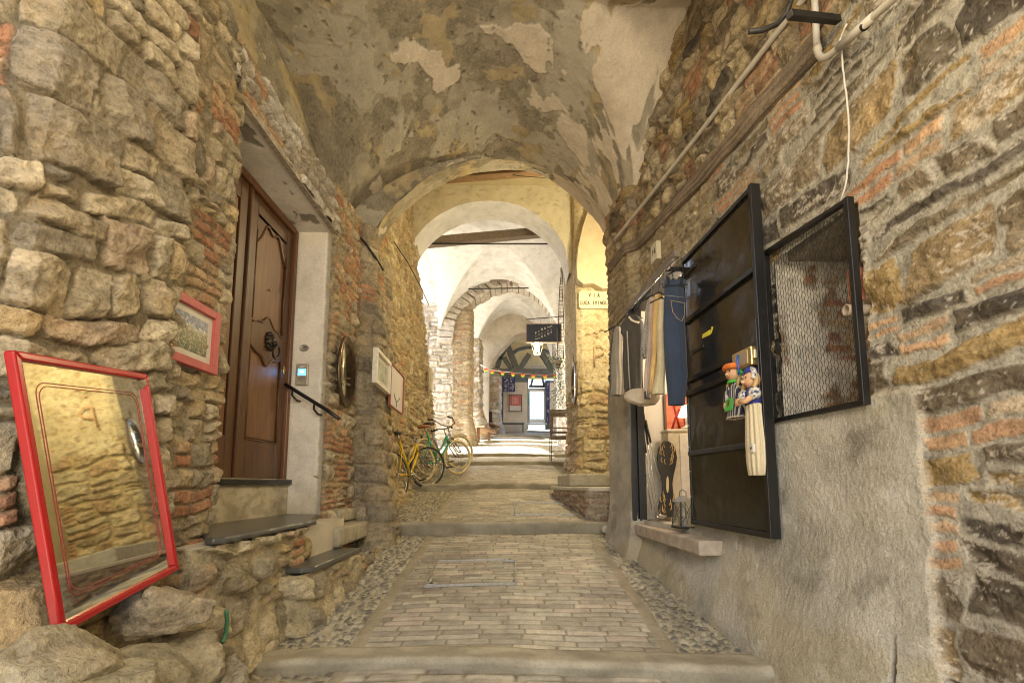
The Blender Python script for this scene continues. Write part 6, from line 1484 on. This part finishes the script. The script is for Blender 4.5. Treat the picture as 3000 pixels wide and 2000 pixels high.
    MB().prism([(x0+c, 0, -H/2), (x0+W-c, 0, -H/2), (x0+W, 0, -H/2+c), (x0+W, 0, H/2-c), (x0+W-c, 0, H/2), (x0+c, 0, H/2), (x0, 0, H/2-c), (x0, 0, -H/2+c)], (0, .09, 0)).build('plate', pm('cream_marble', (.56, .49, .31), .5, 0, .06, 5), r, .004)
    M_ltr = pm('sign_black', (.03, .025, .02), .6); RX = Matrix.Rotation(R(90), 4, 'X')
    def letter(t, x, z, s): text('lettering', t, s, M_ltr, r, Matrix.Translation((x, -.002, z)) @ RX, .001, .006, 1., 'CENTER', .62)
    cx = x0+W*.485
    for t, x in zip('VIA', (-.085, 0, .08)): letter(t, x0+.29+x, H*.24, .105)
    for i, t in enumerate('LUCA SPINOLA'):
        if t != ' ': letter(t, x0+.04+.0468*i, -H*.20, .098)
    M_gf = pm('red_spray', (.50, .31, .18), .9, 0, .25, 40)
    m = MB(); m.tube([aty(1366, 838, yp-.0), aty(1366, 793, yp-.0)], .014, 6); m.tube([aty(x, y, yp-.0) for x, y in ((1366, 795), (1378, 793), (1387, 800), (1386, 810), (1377, 815), (1366, 817))], .013, 6); o = m.build('graffiti', M_gf); tag(o, 'faded red letter P sprayed on the plaster below the street sign', 'graffiti')
    m = MB()
    for x, y, w in ((1352, 766, 8), (1368, 763, 7), (1384, 757, 8), (1374, 772, 5)): m.tube([aty(x-w, y+2, yp), aty(x-2, y-2, yp), aty(x+w, y, yp)], [.004, .014, .004], 6)
    o = m.build('graffiti', M_gf); tag(o, 'faint red scribbles just under the street sign', 'graffiti')
    # mirror seen edge-on on the pier
    c = aty(1321, 880, 8.95); r = empty('wall_mirror', c, 0, 'tall dark framed mirror hung edge-on on the pier left of the letter P', 'mirror')
    T3 = basis((0, 0, 0), (.10, -1, 0), (-1, -.10, 0)); m = MB(); m.M = T3; m.lathe([(.19, -.01), (.205, .0), (.20, .03), (.175, .034), (.16, .012)], n=32, sx=1., sy=2.); m.build('frame', pm('mirror_frame', (.09, .06, .04), .4), r)
    m = MB(); m.M = T3; m.lathe([(.165, .012), (.165, .015)], n=32, sy=2.); m.build('glass', M_mirror, r)
right_props()
# ---------------------------------------------------------------- camera and light
cam = bpy.data.cameras.new('camera'); co = bpy.data.objects.new('camera', cam); COL.objects.link(co)
cam.sensor_width = 36; cam.lens = 36*FPX/3000; cam.shift_y = 261/3000; cam.clip_end = 2000; cam.clip_start = .02
co.rotation_euler = (math.pi/2+TH, 0, 0); scene.camera = co
SUN_EL, SUN_AZ = R(57), R(-83)                                 # from the left, high
w = bpy.data.worlds.new('World'); scene.world = w; w.use_nodes = True
nt = w.node_tree; bg = nt.nodes['Background']; sky = nt.nodes.new('ShaderNodeTexSky'); sky.sky_type = 'NISHITA'; sky.sun_disc = False
sky.sun_elevation = SUN_EL; sky.sun_rotation = SUN_AZ; sky.dust_density = 5.
nt.links.new(sky.outputs[0], bg.inputs[0]); bg.inputs[1].default_value = .15
def light(name, kind, loc, e, col, size=.1):
    l = bpy.data.lights.new(name, kind); o = bpy.data.objects.new(name, l); COL.objects.link(o); o.location = loc; l.energy = e; l.color = col
    if kind == 'POINT': l.shadow_soft_size = size
    return o
s = light('sun', 'SUN', (-20, 12, 30), 3.6, (1., .97, .92)); s.data.angle = R(.5)
d = Vector((math.sin(SUN_AZ)*math.cos(SUN_EL), math.cos(SUN_AZ)*math.cos(SUN_EL), math.sin(SUN_EL)))
s.rotation_euler = d.to_track_quat('Z', 'Y').to_euler()
WARM = (1., .84, .56)
light('lantern_glow', 'POINT', (.2, 1.0, 1.75), 10, WARM, .3)     # lantern on the bracket at the top of the right wall
light('rear_fill', 'POINT', (.25, -2.2, 1.7), 46, WARM, .35)  # fill added behind the camera to light the near walls evenly
light('wall_lamp_glow', 'POINT', (1.62, 6.9, 3.35), 38, (1., .83, .50), .12)  # lamp round the corner behind the first arch
light('hanging_lantern_glow', 'POINT', (.70, 13.0, 3.66), 20, (1., .83, .50), .08)
light('shop_lamp_glow', 'POINT', (1.75, 4.15, 1.45), 7, (1., .82, .6), .12)
v = scene.view_settings; v.view_transform = 'Standard'; v.look = 'None'; v.exposure = 2.82; v.gamma = 1.; v.use_curve_mapping = False
scene.cycles.use_denoising = True; scene.cycles.filter_width = 1.1; scene.cycles.max_bounces = 8; scene.cycles.diffuse_bounces = 5; scene.cycles.sample_clamp_indirect = 6

# ---------------------------------------------------------------- unseen surroundings, with blocks added to hold back sky and sun
def shell():
    M = pm('ochre_house', (.40, .33, .22), .9, 0, .2, 2, .4, .01)
    r = empty('sky_shield', (0, -3, 0), 0, 'unseen ochre walls and ceiling added behind the viewpoint to limit the sky', 'house')
    for nm, a, b in (('wall', (-3.6, -2.8, -2), (-3.2, 1.36, 5)), ('wall', (2.0, -2.8, -2), (2.4, .2, 5)), ('ceiling', (-3.6, -2.4, 4.2), (2.4, 1.9, 4.5))):  # added walls and ceiling: less sky light, warm bounce from the lamps
        m = MB(); m.box((a[0], a[1]+3, a[2]), (b[0], b[1]+3, b[2])); m.build(nm, M, r)
    r = empty('left_sun_block', (-3.5, 6, 0), 0, 'unseen block on the left, added to stop sun leaks and narrow the sun strip', 'house')
    for nm, a, b in (('wall', (-3.5, 1.6, -2), (-2.62, 10.7, 7.5)), ('wall', (-3.6, 10.5, 0), (-3.3, 12.6, 9)), ('roof', (-3.5, 1.0, 7.4), (3.4, 10.2, 7.8))):  # added against sun leaks; the far wall trims the sun strip on the street
        m = MB(); m.box((a[0]+3.5, a[1]-6, a[2]), (b[0]+3.5, b[1]-6, b[2])); m.build(nm, M, r)
    m = MB(); m.box((2.5, .2, -2), (3.4, 9.9, 7.4)); o = m.build('right_house', M); tag(o, 'house block on the right that holds the little shop', 'house')
    m = MB(); m.prism([(-9, 10.9, .62), (-2.7, 10.9, .62), (-2.7, 15.4, 1.27), (-9, 15.4, 1.27)], (0, 0, .03)); o = m.build('bounce_floor', pm('pale_bounce', (.62, .60, .55), .9)); tag(o, kind='structure')  # pale floor added to bounce sunlight up into the white vault
shell()

# lettering becomes ordinary meshes
dg = bpy.context.evaluated_depsgraph_get(); dg.update()
for o in TEXTS:
    me = bpy.data.meshes.new_from_object(o.evaluated_get(dg)); n = o.name; q = bpy.data.objects.new('t', me); COL.objects.link(q)
    q.parent = o.parent; q.matrix_local = o.matrix_local.copy(); bpy.data.objects.remove(o); q.name = n
